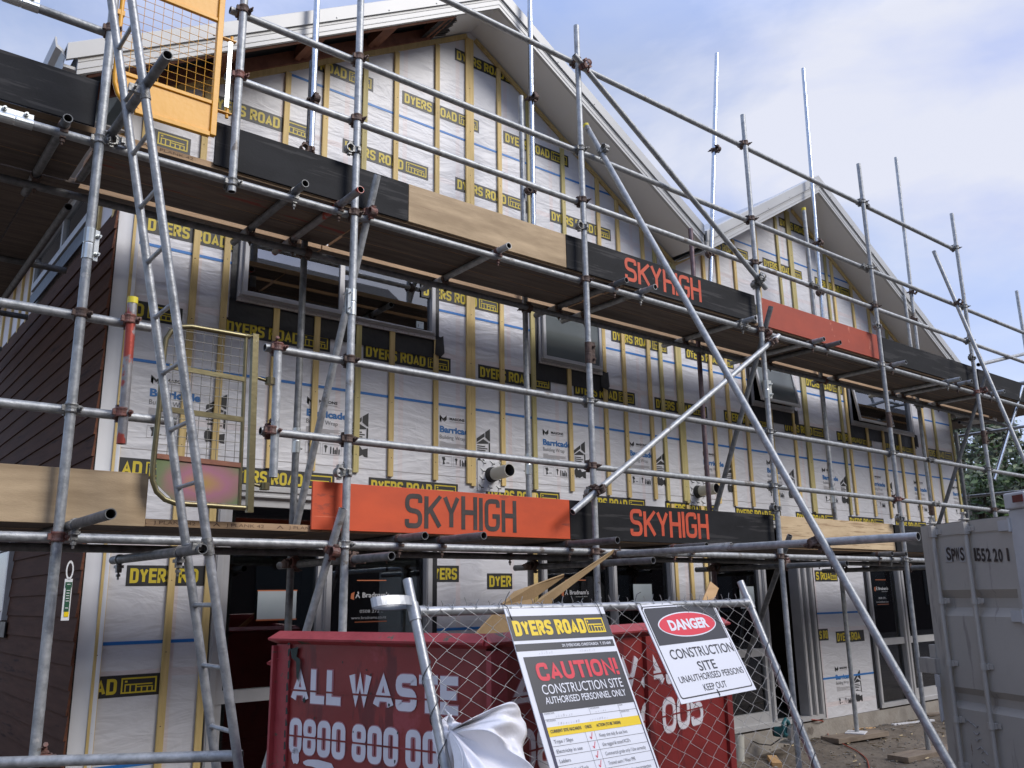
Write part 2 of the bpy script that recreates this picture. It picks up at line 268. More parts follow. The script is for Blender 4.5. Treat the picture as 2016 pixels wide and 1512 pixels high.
# ------------------------------------------------------------------ mesh helpers
ORIG = {}
def tag(o, label=None, cat=None, group=None, kind=None):
    for k, v in (('label', label), ('category', cat), ('group', group), ('kind', kind)):
        if v: o[k] = v
    return o
def thing(name, loc, label, cat, group=None):
    o = bpy.data.objects.new(name, None); C.objects.link(o); o.location = loc; o.empty_display_size = .2
    ORIG[o.name] = Vector(loc); return tag(o, label, cat, group)
_tc = {}
def text_geo(s, bold=0., space=1.):
    k = (s, bold, space)
    if k not in _tc:
        cu = bpy.data.curves.new('lettering', 'FONT'); cu.body = s; cu.offset = bold; cu.resolution_u = 3; cu.space_character = space
        o = bpy.data.objects.new('lettering', cu); C.objects.link(o)
        dg = bpy.context.evaluated_depsgraph_get(); e = o.evaluated_get(dg); me = e.to_mesh()
        v = np.array([x.co[:2] for x in me.vertices]).reshape(-1, 2); f = [list(p.vertices) for p in me.polygons]
        e.to_mesh_clear(); bpy.data.objects.remove(o); bpy.data.curves.remove(cu)
        _tc[k] = (v, f)
    return _tc[k]
_cap = {}
def cap_h(bold):
    if bold not in _cap: v, _ = text_geo('H', bold); _cap[bold] = (v[:, 1].min(), v[:, 1].max())
    return _cap[bold]

def _glyph(c, w, r):
    """centre lines of a block letter w wide and 1 high: (corner points, closed, corner radius)"""
    h = .5
    return {
     'D': [([(0, 0), (0, 1), (w, 1), (w, 0)], 1, (0, 0, r, r))], 'Y': [([(0, 1), (w*.5, .46), (w, 1)], 0, 0), ([(w*.5, .46), (w*.5, 0)], 0, 0)],
     'E': [([(w, 1), (0, 1), (0, 0), (w, 0)], 0, 0), ([(0, .5), (w*.86, .5)], 0, 0)],
     'R': [([(0, 0), (0, 1), (w, 1), (w, .47), (0, .47)], 0, (0, 0, r, r, 0)), ([(w*.52, .47), (w*1.02, 0)], 0, 0)],
     'S': [([(w, .80), (w, 1), (0, 1), (0, .52), (w, .48), (w, 0), (0, 0), (0, .20)], 0, r)],
     'O': [([(0, 0), (0, 1), (w, 1), (w, 0)], 1, r)], '0': [([(0, 0), (0, 1), (w, 1), (w, 0)], 1, r)],
     'A': [([(0, 0), (w*.5, 1.0), (w, 0)], 0, 0), ([(w*.2, .28), (w*.8, .28)], 0, 0)],
     'K': [([(0, 0), (0, 1)], 0, 0), ([(w, 1), (0, .42)], 0, 0), ([(w*.30, .58), (w*1.03, 0)], 0, 0)],
     'H': [([(0, 0), (0, 1)], 0, 0), ([(w, 0), (w, 1)], 0, 0), ([(0, .52), (w, .52)], 0, 0)], 'I': [([(w*.5, 0), (w*.5, 1)], 0, 0)],
     'G': [([(w, .80), (w, 1), (0, 1), (0, 0), (w, 0), (w, .46), (w*.55, .46)], 0, (0, r, r, r, r, 0, 0))],
     'L': [([(0, 1), (0, 0), (w, 0)], 0, 0)], 'T': [([(0, 1), (w, 1)], 0, 0), ([(w*.5, 1), (w*.5, 0)], 0, 0)],
     'W': [([(0, 1), (w*.25, 0), (w*.5, .85), (w*.75, 0), (w, 1)], 0, 0)],
     '8': [([(0, .52), (0, 1), (w, 1), (w, .52)], 1, r), ([(0, 0), (0, .52), (w, .52), (w, 0)], 1, r)],
     '5': [([(w, 1), (0, 1), (0, .56), (w, .60), (w, 0), (0, 0), (0, .20)], 0, (0, 0, 0, r, r, r, 0))],
     'C': [([(w, .70), (w, 1), (0, 1), (0, 0), (w, 0), (w, .30)], 0, r)], 'U': [([(0, 1), (0, 0), (w, 0), (w, 1)], 0, r)],
     'N': [([(0, 0), (0, 1), (w, 0), (w, 1)], 0, 0)], '!': [([(w*.5, 1.1), (w*.5, .30)], 0, 0), ([(w*.5, .10), (w*.5, -.14)], 0, 0)]}[c]
def _fillet(P, closed, R, sx, sy):
    """corner points scaled to size, corners rounded"""
    P = [Vector((x, y*sy)) for x, y in P]; n = len(P); out = []
    for i, p in enumerate(P):
        rr = R[i] if isinstance(R, tuple) else R
        if rr <= 0 or (not closed and i in (0, n-1)): out.append(p); continue
        a, b = P[i-1]-p, P[(i+1) % n]-p; q = min(rr, a.length*.48, b.length*.48); a, b = p+a.normalized()*q, p+b.normalized()*q
        for k in range(5): t = k/4; out.append(a*(1-t)**2+p*2*t*(1-t)+b*t*t)
    return out
def block_text(mb, t, O, U, W, h, wd, th, m, gap=.3, weights=None, jit=None, rad=1.):
    """bold condensed lettering cut as strips of even thickness"""
    O, U, W = Vector(O), Vector(U), Vector(W); N_ = U.cross(W).normalized()
    ww = {'I': .0, '!': .0, ' ': .55, 'W': 1.5, 'L': .86, 'E': .88}
    ww.update(weights or {}); g = th*gap; n = len(t)
    fixed = sum((0 if c == ' ' else th) for c in t)+g*(n-1); tot = sum(ww.get(c, 1.) for c in t); k = max(wd-fixed, .1*wd)/tot
    x = th/2; hh = h-th
    for c in t:
        w = ww.get(c, 1.)*k
        if c == ' ': x += w+g; continue
        dz = jit() if jit else 0.
        for si, (P, cl, R) in enumerate(_glyph(c, max(w, 1e-6), min(w, hh)*.42*rad)):
            Q = _fillet(P, cl, R, 1, hh); nq = len(Q); L, Rr = [], []
            for i, p in enumerate(Q):
                a = Q[i]-Q[i-1] if (cl or i > 0) else Q[1]-Q[0]; b = Q[(i+1) % nq]-Q[i] if (cl or i < nq-1) else Q[-1]-Q[-2]
                a, b = a.normalized(), b.normalized(); d = (a+b)
                if d.length < .25: d = a
                d.normalize(); nn = Vector((-d.y, d.x)); s_ = min(1/max(.35, nn.dot(Vector((-a.y, a.x)))), 1.9)*th/2
                e = Vector((0, 0))
                if not cl and i == 0: e = -a*th/2*(1 if c in 'EUHDRLINTK' else .2)
                if not cl and i == nq-1: e = b*th/2*(1 if c in 'EUHDLINT' else .2)
                L.append(p+nn*s_+e); Rr.append(p-nn*s_+e)
            rows = [[O+U*(x+p.x)+W*(min(max(p.y+th/2, 0), h)+dz)+N_*(.0003*si) for p in S_] for S_ in (L, Rr)]
            if cl: rows = [q+[q[0]] for q in rows]
            mb.grid(rows, m, False)
        x += w+th+g
class MB:
    def __init__(s): s.v = []; s.f = []; s.m = []; s.sm = []
    def face(s, pts, m=0, smooth=False):
        b = len(s.v); s.v += [tuple(p) for p in pts]; s.f.append(list(range(b, b+len(pts)))); s.m.append(m); s.sm.append(smooth)
    def grid(s, rows, m=0, smooth=True, closed=False):
        b = len(s.v); nc = len(rows[0])
        for r in rows: s.v += [tuple(p) for p in r]
        for i in range(len(rows)-1):
            for j in range(nc if closed else nc-1):
                j2 = (j+1) % nc
                s.f.append([b+i*nc+j, b+i*nc+j2, b+(i+1)*nc+j2, b+(i+1)*nc+j]); s.m.append(m); s.sm.append(smooth)
    def hexa(s, p, m=0):
        """p: 8 corners, bottom ring 0-3, top ring 4-7; m: one index or six (bottom, top, four sides)"""
        b = len(s.v); s.v += [tuple(q) for q in p]
        ms = m if isinstance(m, (list, tuple)) else [m]*6
        for i, q in enumerate(([3, 2, 1, 0], [4, 5, 6, 7], [0, 1, 5, 4], [1, 2, 6, 5], [2, 3, 7, 6], [3, 0, 4, 7])):
            s.f.append([b+k for k in q]); s.m.append(ms[i]); s.sm.append(False)
    def box(s, x0, x1, y0, y1, z0, z1, m=0):
        s.hexa([(x0, y0, z0), (x1, y0, z0), (x1, y1, z0), (x0, y1, z0), (x0, y0, z1), (x1, y0, z1), (x1, y1, z1), (x0, y1, z1)], m)
    def obox(s, o, a, b, c, m=0):
        """corner o and three edge vectors"""
        o, a, b, c = Vector(o), Vector(a), Vector(b), Vector(c)
        s.hexa([o, o+a, o+a+b, o+b, o+c, o+a+c, o+a+b+c, o+b+c], m)
    def beam(s, A, B, w, h, up=(0, 0, 1), m=0):
        A, B = Vector(A), Vector(B); d = (B-A).normalized(); u = Vector(up); r = d.cross(u).normalized(); u = r.cross(d)
        s.obox(A-r*w/2-u*h/2, r*w, B-A, u*h, m)
    def ring(s, c, a, b, r, n): return [c+a*(r*math.cos(2*math.pi*i/n))+b*(r*math.sin(2*math.pi*i/n)) for i in range(n)]
    def tube(s, A, B, r=.0242, n=18, m=0, mi=1, wall=.004, deep=.35):
        """hollow tube with an open dark bore at both ends"""
        A, B = Vector(A), Vector(B); d = (B-A); L = d.length; d.normalize()
        a = d.orthogonal().normalized(); b = d.cross(a)
        s.grid([s.ring(A, a, b, r, n), s.ring(B, a, b, r, n)], m, True, True)
        for E, sg in ((A, 1), (B, -1)):
            s.grid([s.ring(E, a, b, r, n), s.ring(E, a, b, r-wall, n)], m, False, True)
            q = E+d*sg*min(deep, L*.45)
            s.grid([s.ring(E, a, b, r-wall, n), s.ring(q, a, b, r-wall, n)], mi, True, True)
            s.face(s.ring(q, a, b, r-wall, n), mi)
    def rod(s, A, B, r, n=8, m=0, r2=None, caps=True):
        A, B = Vector(A), Vector(B); d = (B-A).normalized(); a = d.orthogonal().normalized(); b = d.cross(a); r2 = r if r2 is None else r2
        s.grid([s.ring(A, a, b, r, n), s.ring(B, a, b, r2, n)], m, n > 6, True)
        if caps:
            s.face(s.ring(A, a, b, r, n), m); s.face(s.ring(B, a, b, r2, n), m)
    def sweep(s, pts, r, n=8, m=0, caps=True):
        pts = [Vector(p) for p in pts]; rows = []; a = None
        for i, p in enumerate(pts):
            d = (pts[min(i+1, len(pts)-1)]-pts[max(i-1, 0)]).normalized()
            a = d.orthogonal().normalized() if a is None else (a-d*a.dot(d)).normalized()
            rows.append(s.ring(p, a, d.cross(a), r if not isinstance(r, (list, tuple)) else r[i], n))
        s.grid(rows, m, True, True)
        if caps: s.face(rows[0], m); s.face(rows[-1], m)
    def prism(s, poly, O, U, W, T, m=0, mside=None):
        """polygon (u,w) in plane O,U,W extruded along T"""
        O, U, W, T = Vector(O), Vector(U), Vector(W), Vector(T)
        a = [O+U*p[0]+W*p[1] for p in poly]; b = [q+T for q in a]; ms = m if mside is None else mside
        s.face(a, m); s.face(b[::-1], m)
        for i in range(len(a)):
            j = (i+1) % len(a); s.face([a[i], b[i], b[j], a[j]], ms)
    def flat(s, poly, O, U, W, m=0):
        O, U, W = Vector(O), Vector(U), Vector(W); s.face([O+U*p[0]+W*p[1] for p in poly], m)
    def text(s, t, O, U, W, h, wd=None, bold=0., m=0, space=1., center=False):
        v, f = text_geo(t, bold, space); lo, hi = cap_h(bold); O, U, W = Vector(O), Vector(U), Vector(W)
        k = h/(hi-lo); x0, x1 = v[:, 0].min(), v[:, 0].max(); kx = k if wd is None else wd/(x1-x0)
        if center: O = O-U*(kx*(x1-x0)/2)
        b = len(s.v)
        for x, y in v: s.v.append(tuple(O+U*((x-x0)*kx)+W*((y-lo)*k)))
        for q in f: s.f.append([b+i for i in q]); s.m.append(m); s.sm.append(False)
    def add(s, o):
        b = len(s.v); s.v += o.v; s.f += [[b+i for i in q] for q in o.f]; s.m += o.m; s.sm += o.sm
    def build(s, name, mats, parent=None, bevel=0., loc=None, label=None, weld=False):
        org = ORIG[parent.name] if parent else (Vector(loc) if loc else Vector((0, 0, 0)))
        me = bpy.data.meshes.new(name)
        me.from_pydata([(x-org.x, y-org.y, z-org.z) for x, y, z in s.v], [], s.f)
        me.polygons.foreach_set('material_index', s.m); me.polygons.foreach_set('use_smooth', s.sm)
        for q in (mats if isinstance(mats, (list, tuple)) else [mats]): me.materials.append(M[q] if isinstance(q, str) else q)
        bm = bmesh.new(); bm.from_mesh(me)
        if weld: bmesh.ops.remove_doubles(bm, verts=bm.verts, dist=1e-4)
        bmesh.ops.recalc_face_normals(bm, faces=bm.faces); bm.to_mesh(me); bm.free(); me.update()
        o = bpy.data.objects.new(name, me); C.objects.link(o)
        if parent: o.parent = parent
        else: o.location = org
        ORIG[o.name] = org
        if bevel:
            bv = o.modifiers.new('bevel', 'BEVEL'); bv.width = bevel; bv.segments = 2; bv.limit_method = 'ANGLE'; bv.angle_limit = R_(40)
        if label: o['label'] = label
        return o
def copy_at(o, parent, mw):
    c = o.copy(); C.objects.link(c); c.parent = parent
    c.matrix_local = Matrix.Translation(-ORIG[parent.name]) @ mw
    ORIG[c.name] = ORIG[parent.name]; return c
X_, Y_, Z_ = V(1, 0, 0), V(0, 1, 0), V(0, 0, 1)

# ================================================================== ground
def build_ground():
    mb = MB(); xs = [-300, -60, -20, -8]+[-6+.5*i for i in range(45)]+[20, 40, 120, 300]; ys = [-300, -60, -20, -6]+[-2+.4*i for i in range(27)]+[12, 30, 100, 300]
    def hz(x, y):
        if not (-6 < x < 16.5 and -2 < y < 8.4): return GZ
        return GZ+.035*(math.sin(x*1.9+y*.7)*math.sin(y*2.3-x*.4)+.6*math.sin(x*4.1)*math.sin(y*3.7+1))*(1 if y < 5.2 else .6)+(.12*math.exp(-((y-5.6)/.35)**2) if 8 < x < 13 else 0)
    mb.grid([[(x, y, hz(x, y)) for x in xs] for y in ys], 0, True)
    o = mb.build('ground', 'dirt'); tag(o, 'bare grey brown dirt ground of the building site', 'ground', kind='structure')
    return hz
ground_z = build_ground()

# ================================================================== house
FY = 6.0                                   # face of the wrapped front wall
HX0, HX1 = 1.43, 13.45
G1, G2 = (4.40, 5.32), (9.60, 4.985)       # apexes of the two gables (x, z)
VX, VZ = 7.20, 3.62                        # valley
SL1, SL2 = .600, .585
def rake(x): return G1[1]-SL1*abs(x-G1[0]) if x < VX else G2[1]-SL2*abs(x-G2[0])
house = thing('house', (HX0, FY, GZ), 'two gabled house under construction, white printed building wrap under timber battens, behind the scaffold', 'house')
OPEN = [  # x0, x1, z0, z1 : windows and joinery
    (2.26, 4.00, 2.17, 2.74), (5.17, 5.99, 2.15, 2.74), (8.43, 9.25, 2.15, 2.74), (10.56, 12.20, 2.15, 2.74),
    (2.22, 3.98, -1.40, .78), (5.14, 6.88, -1.40, .78), (7.45, 9.30, -1.40, .78), (10.52, 12.95, -1.40, .78)]
def house_walls():
    mb = MB()
    xs = sorted({HX0, HX1, *[o[0] for o in OPEN], *[o[1] for o in OPEN]}); zs = sorted({-1.40, 2.80, *[o[2] for o in OPEN], *[o[3] for o in OPEN]})
    for i in range(len(xs)-1):
        for j in range(len(zs)-1):
            cx, cz = (xs[i]+xs[i+1])/2, (zs[j]+zs[j+1])/2
            if any(o[0] < cx < o[1] and o[2] < cz < o[3] for o in OPEN): continue
            mb.face([(xs[i], FY, zs[j]), (xs[i+1], FY, zs[j]), (xs[i+1], FY, zs[j+1]), (xs[i], FY, zs[j+1])], 0)
    for o in OPEN:                         # reveals
        a, b, c, d = o; y1 = FY+.13
        mb.face([(a, FY, c), (a, y1, c), (a, y1, d), (a, FY, d)], 1); mb.face([(b, FY, c), (b, y1, c), (b, y1, d), (b, FY, d)], 1)
        mb.face([(a, FY, d), (b, FY, d), (b, y1, d), (a, y1, d)], 1); mb.face([(a, FY, c), (b, FY, c), (b, y1, c), (a, y1, c)], 1)
    mb.face([(HX0, FY, 2.8), (VX, FY, 2.8), (VX, FY, VZ), (G1[0], FY, G1[1]), (HX0, FY, rake(HX0))], 0)
    mb.face([(VX, FY, 2.8), (G2[0]+(G2[1]-2.8)/SL2, FY, 2.8), (G2[0], FY, G2[1]), (VX, FY, VZ)], 0)
    # torn bottom hem of the wrap: a lapped second sheet edge
    for zz in (.985, 2.78): mb.box(HX0, HX1, FY-.0012, FY, zz, zz+.006, 3)
    # printing --------------------------------------------------
    P = .0022
    black, yel, blu = MB(), MB(), MB()
    def sticker(x, z):
        """x, z: upper left corner of the printed strip"""
        y = FY-P
        mb.flat([(0, 0), (.85, 0), (.85, -.13), (0, -.13)], (x, y, z), X_, Z_, 4)
        y -= .0012
        block_text(mb, 'DYERS', (x+.022, y, z-.112), X_, Z_, .093, .290, .0185, 5)
        block_text(mb, 'ROAD', (x+.345, y, z-.112), X_, Z_, .093, .245, .0185, 5)
        itm(mb, (x+.615, y, z-.112), X_, Z_, .215, .094, 5)
    rows = []
    for k in range(-3, 12):
        for z, x0 in ((5.075, 4.22), (4.405, 3.65), (3.74, 3.08), (3.07, 2.5), (2.64, 3.87), (2.005, 3.325), (.925, 3.40)):
            if z > 2.7 and x0+k*1.145 > VX-.2: continue
            rows.append((x0+k*1.145, z))
        for z, x0 in ((4.08, 8.91), (4.745, 8.2), (3.41, 8.35)):
            if x0+k*1.145 > VX-.3: rows.append((x0+k*1.145, z))
    n0 = len(mb.f)
    for x, z in rows:
        if x < HX0-.01 or x+.85 > HX1-.02: continue
        if z > 2.8 and min(rake(x), rake(x+.85)) < z-.40: continue
        if z > 2.8 and x < VX < x+.85: continue
        if z < .2 and not any(a < x+.3 < b-.4 for a, b in ((HX0, 2.22), (3.98, 5.14), (9.30, 10.52), (12.95, HX1))): continue
        cx = x+.42
        if any(o[0]-.25 < cx < o[1]+.25 and o[2]-.1 < z-.07 < o[3] for o in OPEN): continue
        sticker(x, z)
    for x, z in ((1.035, 2.005), (1.11, .925), (1.07, -.437), (1.0, 3.31)):
        y = FY-P; mb.flat([(1.5, 0), (x+.85, 0), (x+.85, -.13), (1.5, -.13)], (0, y, z), X_, Z_, 4)
        block_text(mb, 'AD' if x > 1.0 else 'D', (x+.465 if x > 1 else x+.53, y-.0012, z-.112), X_, Z_, .093, .125 if x > 1 else .06, .0185, 5); itm(mb, (x+.615, y-.0012, z-.112), X_, Z_, .215, .094, 5)
    for x, z in ((1.66, .235), (3.98, .255), (4.55, .195), (9.40, .25), (9.36, -.42), (9.72, -.46)):
        sticker_part(mb, x, z, P)
    def line(x0, x1, z): mb.box(x0, x1, FY-.0024, FY-.0005, z-.0105, z+.0105, 6)
    for a, b in ((HX0, 2.22), (4.0, 5.14), (5.99, 8.40), (9.27, 10.5), (12.22, HX1)): line(a, b, 2.425)
    line(HX0+.1, 13.38, 1.59)
    for a, b in ((HX0+.1, 2.2), (4.0, 5.12), (9.32, 10.5), (12.97, HX1)): line(a, b, -.245); line(a, b, -.97)
    line(rake_x0(4.145, 1), rake_x1(4.145, 1), 4.145); line(8.3, 11.0, 4.17)
    for k in range(0, 11): brand(mb, 1.71+(k*1.145 if k < 2 else 2.355+(k-2)*1.142), P)
    brand(mb, 9.63, P, -1.03-1.42+.10)
    bm_o = mb.build('building_wrap', ['wrap', 'stud', 'tape', 'fine_text', 'black', 'yellow', 'blue', 'grey_text', 'blue_text', 'fine_text'], house)
    # everything printed past the rakes is cut off
    bm = bmesh.new(); bm.from_mesh(bm_o.data); org = ORIG[house.name]
    for (ap, sl, side, x_lo, x_hi) in ((G1, SL1, 1, G1[0], VX), (G1, SL1, -1, -9, G1[0]), (G2, SL2, 1, G2[0], 99), (G2, SL2, -1, VX, G2[0])):
        no = Vector((side*sl, 0, 1)).normalized()
        gm = [f for f in bm.faces if x_lo-.5 < f.calc_center_median().x+org.x < x_hi+.5 and f.calc_center_median().z+org.z > (2.0 if side == 1 and ap is G2 else 3.0) and (f.material_index >= 4 or f.calc_center_median().x+org.x > 12.5)]
        geo = gm+list({e for f in gm for e in f.edges})+list({v for f in gm for v in f.verts})
        if not geo: continue
        r = bmesh.ops.bisect_plane(bm, geom=geo, dist=1e-5, plane_co=Vector((ap[0], 0, ap[1]))-org, plane_no=no)
        dele = [f for f in bm.faces if (f.material_index >= 4 or f.calc_center_median().x+org.x > 12.5) and f.calc_center_median().z+org.z > (2.0 if side == 1 and ap is G2 else 3.0) and x_lo < f.calc_center_median().x+org.x < x_hi and (f.calc_center_median()+org-Vector((ap[0], 0, ap[1]))).dot(no) > 0]
        bmesh.ops.delete(bm, geom=dele, context='FACES')
    bm.to_mesh(bm_o.data); bm.free()
def rake_x0(z, g): return G1[0]-(G1[1]-z)/SL1
def rake_x1(z, g): return G1[0]+(G1[1]-z)/SL1
def itm(mb, O, U, W, wd, h, m):
    """the boxed lower-case mark: frame, dot, stems and bar"""
    O, U, W = Vector(O), Vector(U), Vector(W); t = h*.10
    def r(a, b, c, d): mb.flat([(a, c), (b, c), (b, d), (a, d)], O, U, W, m)
    r(0, wd, 0, t); r(0, wd, h-t, h); r(0, t, t, h-t); r(wd-t, wd, t, h-t)
    r(wd*.10, wd*.17, h*.70, h*.82)                                   # dot
    r(wd*.10, wd*.135, t, h*.60); r(wd*.135, wd*.88, h*.52, h*.60)     # i stem joined to the bar
    r(wd*.24, wd*.28, t, h*.52); r(wd*.40, wd*.44, t, h*.52)
    r(wd*.44, wd*.90, h*.36, h*.43); r(wd*.56, wd*.60, t, h*.36); r(wd*.72, wd*.76, t, h*.36); r(wd*.86, wd*.90, t, h*.36)
def sticker_part(mb, x, z, P):
    """strips that run under joinery or laps: only a part of the words shows"""
    y = FY-P; w_, ts = {1.66: (.56, (('DYERS', .022, .285), ('RO', .330, .13))), 3.98: (.28, (('YERS', .03, .23),)), 4.55: (.27, (('DYER', .022, .235),)),
        9.40: (.48, (('S ROA', .02, .30),)), 9.36: (.20, (('S RO', .02, .17),)), 9.72: (.62, (('DYERS', .022, .285), ('ROA', .33, .2)))}[x]
    mb.flat([(0, 0), (w_, 0), (w_, -.13), (0, -.13)], (x, y, z), X_, Z_, 4)
    for t, o, wd in ts: block_text(mb, t, (x+o, y-.0012, z-.112), X_, Z_, .093, wd, .0185, 5)
    if x == 9.40: itm(mb, (x+.33, y-.0012, z-.112), X_, Z_, .13, .094, 5)
def brand(mb, x, P, dz=0.):
    y = FY-P; z = 1.412+dz
    T = lambda t, a, b, h, wd, bo, m: mb.text(t, (x+a, y, z+b), X_, Z_, h, wd, bo, m)
    for k in range(3):                                                 # folded M mark
        mb.flat([(0, .09), (.016, .075), (.016, .035+.008*k), (0, .05)], (x+.0, y, z-.01), X_, Z_, 4)
    mb.flat([(0, .085), (.035, .055), (.07, .085), (.07, .07), (.035, .035), (0, .07)], (x, y, z+.005), X_, Z_, 4)
    mb.flat([(.045, .035), (.07, .055), (.07, .03), (.045, .01)], (x, y, z+.022), X_, Z_, 4)
    T('MASONS', .10, .053, .023, .155, .03, 4)
    mb.flat([(0, 0), (.155, 0), (.155, -.004), (0, -.004)], (x+.10, y, z+.043), X_, Z_, 9)
    T('Barricade', 0, -.060, .056, .345, .045, 8)
    T('Building Wrap', 0, -.113, .032, .262, -.005, 7)
    for i, (a, b) in enumerate(((0, .06), (0, .285), (0, .27), (0, .285), (0, .2), (0, .28))):
        mb.flat([(a, 0), (b, 0), (b, -.0035), (a, -.0035)], (x, y, z-.140-.0085*i), X_, Z_, 9)
    for a, b in ((0, .125), (.14, .30)):                                # two icon boxes
        for r in (((a, b), (-.261, -.2585)), ((a, b), (-.3425, -.340)), ((a, a+.002), (-.340, -.261)), ((b-.002, b), (-.340, -.261))):
            mb.flat([(r[0][0], r[1][0]), (r[0][1], r[1][0]), (r[0][1], r[1][1]), (r[0][0], r[1][1])], (x, y, z), X_, Z_, 9)
    mb.flat([(.02, -.27), (.05, -.265), (.06, -.29), (.045, -.30), (.055, -.325), (.03, -.332), (.035, -.30)], (x, y, z), X_, Z_, 4)
    for i, a in enumerate((.07, .085)): mb.flat([(a, -.31), (a+.012, -.31), (a+.012, -.318), (a, -.318)], (x, y, z), X_, Z_, 7)
    mb.flat([(.152, -.275), (.17, -.268), (.185, -.28), (.175, -.292), (.172, -.325), (.165, -.325), (.163, -.292)], (x, y, z), X_, Z_, 4)
    for i, (a, h) in enumerate(((.205, .05), (.228, .045), (.243, .03), (.258, .05), (.276, .035))):
        mb.flat([(a, -.333), (a+.011, -.333), (a+.011, -.333+h), (a+.0055, -.325+h), (a, -.333+h)], (x, y, z), X_, Z_, 4)
    # house graphic on the right
    mb.flat([(.385, -.075), (.47, -.018), (.47, -.052), (.385, -.108)], (x, y, z), X_, Z_, 4)
    mb.flat([(.478, -.012), (.53, .022), (.53, -.09), (.515, -.085), (.478, -.06)], (x, y, z), X_, Z_, 4)
    mb.flat([(.385, -.118), (.455, -.075), (.51, -.10), (.51, -.112), (.385, -.122)], (x, y, z), X_, Z_, 4)
    mb.flat([(.515, -.10), (.53, -.105), (.53, -.235), (.515, -.22)], (x, y, z), X_, Z_, 4)
    for i, wd in enumerate((.085, .11, .09)): mb.flat([(.39, 0), (.39+wd, 0), (.39+wd, -.009), (.39, -.009)], (x, y, z-.135-.018*i), X_, Z_, 4)
    mb.flat([(.40, -.20), (.44, -.195), (.47, -.21), (.505, -.205), (.505, -.214), (.40, -.21)], (x, y, z), X_, Z_, 4)
    mb.flat([(.385, -.265), (.41, -.235), (.43, -.26), (.46, -.25), (.48, -.275), (.53, -.262), (.53, -.335), (.50, -.33), (.485, -.315), (.45, -.335), (.42, -.328), (.40, -.335), (.385, -.30)], (x, y, z), X_, Z_, 4)
house_walls()

def house_shell():
    mb = MB()                              # floors, inner walls, back wall
    mb.box(HX0+.15, HX1-.15, 9.4, 9.5, -1.4, .93, 0); mb.box(HX0+.15, HX1-.15, 9.4, 9.5, 1.2, 2.9, 0)
    mb.box(HX0+.05, HX1-.05, FY+.14, 13.8, .95, 1.18, 1)
    mb.box(HX0+.05, HX1-.05, FY+.14, 13.8, 2.90, 2.98, 1)
    mb.box(HX0, HX1, 13.9, 14, -1.4, 3.4, 1); mb.box(HX1-.12, HX1, FY+.005, 13.9, -1.4, 3.3, 1); mb.box(HX0+.02, HX0+.12, FY+.005, 13.9, -1.4, 3.3, 1)
    for x in (4.5, 7.3, 9.9): mb.box(x, x+.1, FY+.2, 9.4, -1.4, .94, 0)
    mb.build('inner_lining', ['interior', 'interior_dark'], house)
    mb = MB()
    for i in range(24):
        x = 1.9+i*.47
        if i % 3 != 1: mb.box(x, x+.045, 8.3, 8.39, 1.2, 2.88, 0)
        if x > 7: mb.box(x, x+.045, 8.0, 8.09, -1.39, .93, 0)
    mb.box(2, 13, 8.3, 8.39, 1.9, 1.945, 0); mb.box(7.3, 13, 8.0, 8.09, -.4, -.355, 0); mb.box(3.2, 3.3, 6.6, 6.69, 1.2, 2.88); mb.box(3.75, 3.84, 6.5, 6.6, 1.2, 2.88)
    mb.build('wall_framing', 'stud', house)
    st = MB()
    for i in range(9): st.box(7.62, 8.55, 7.3+.24*i, 7.55+.24*i, -1.40+.18*i+.14, -1.40+.18*i+.18, 0)
    for x in (7.58, 8.55): st.beam((x, 7.3, -1.35), (x, 9.4, .24), .04, .25)
    st.build('staircase', 'stud', house)
    sb = MB()
    sb.box(HX0-.02, HX1+.02, FY-.016, 14.05, GZ-.3, -1.405, 0); sb.build('floor_slab', 'concrete', house)
house_shell()

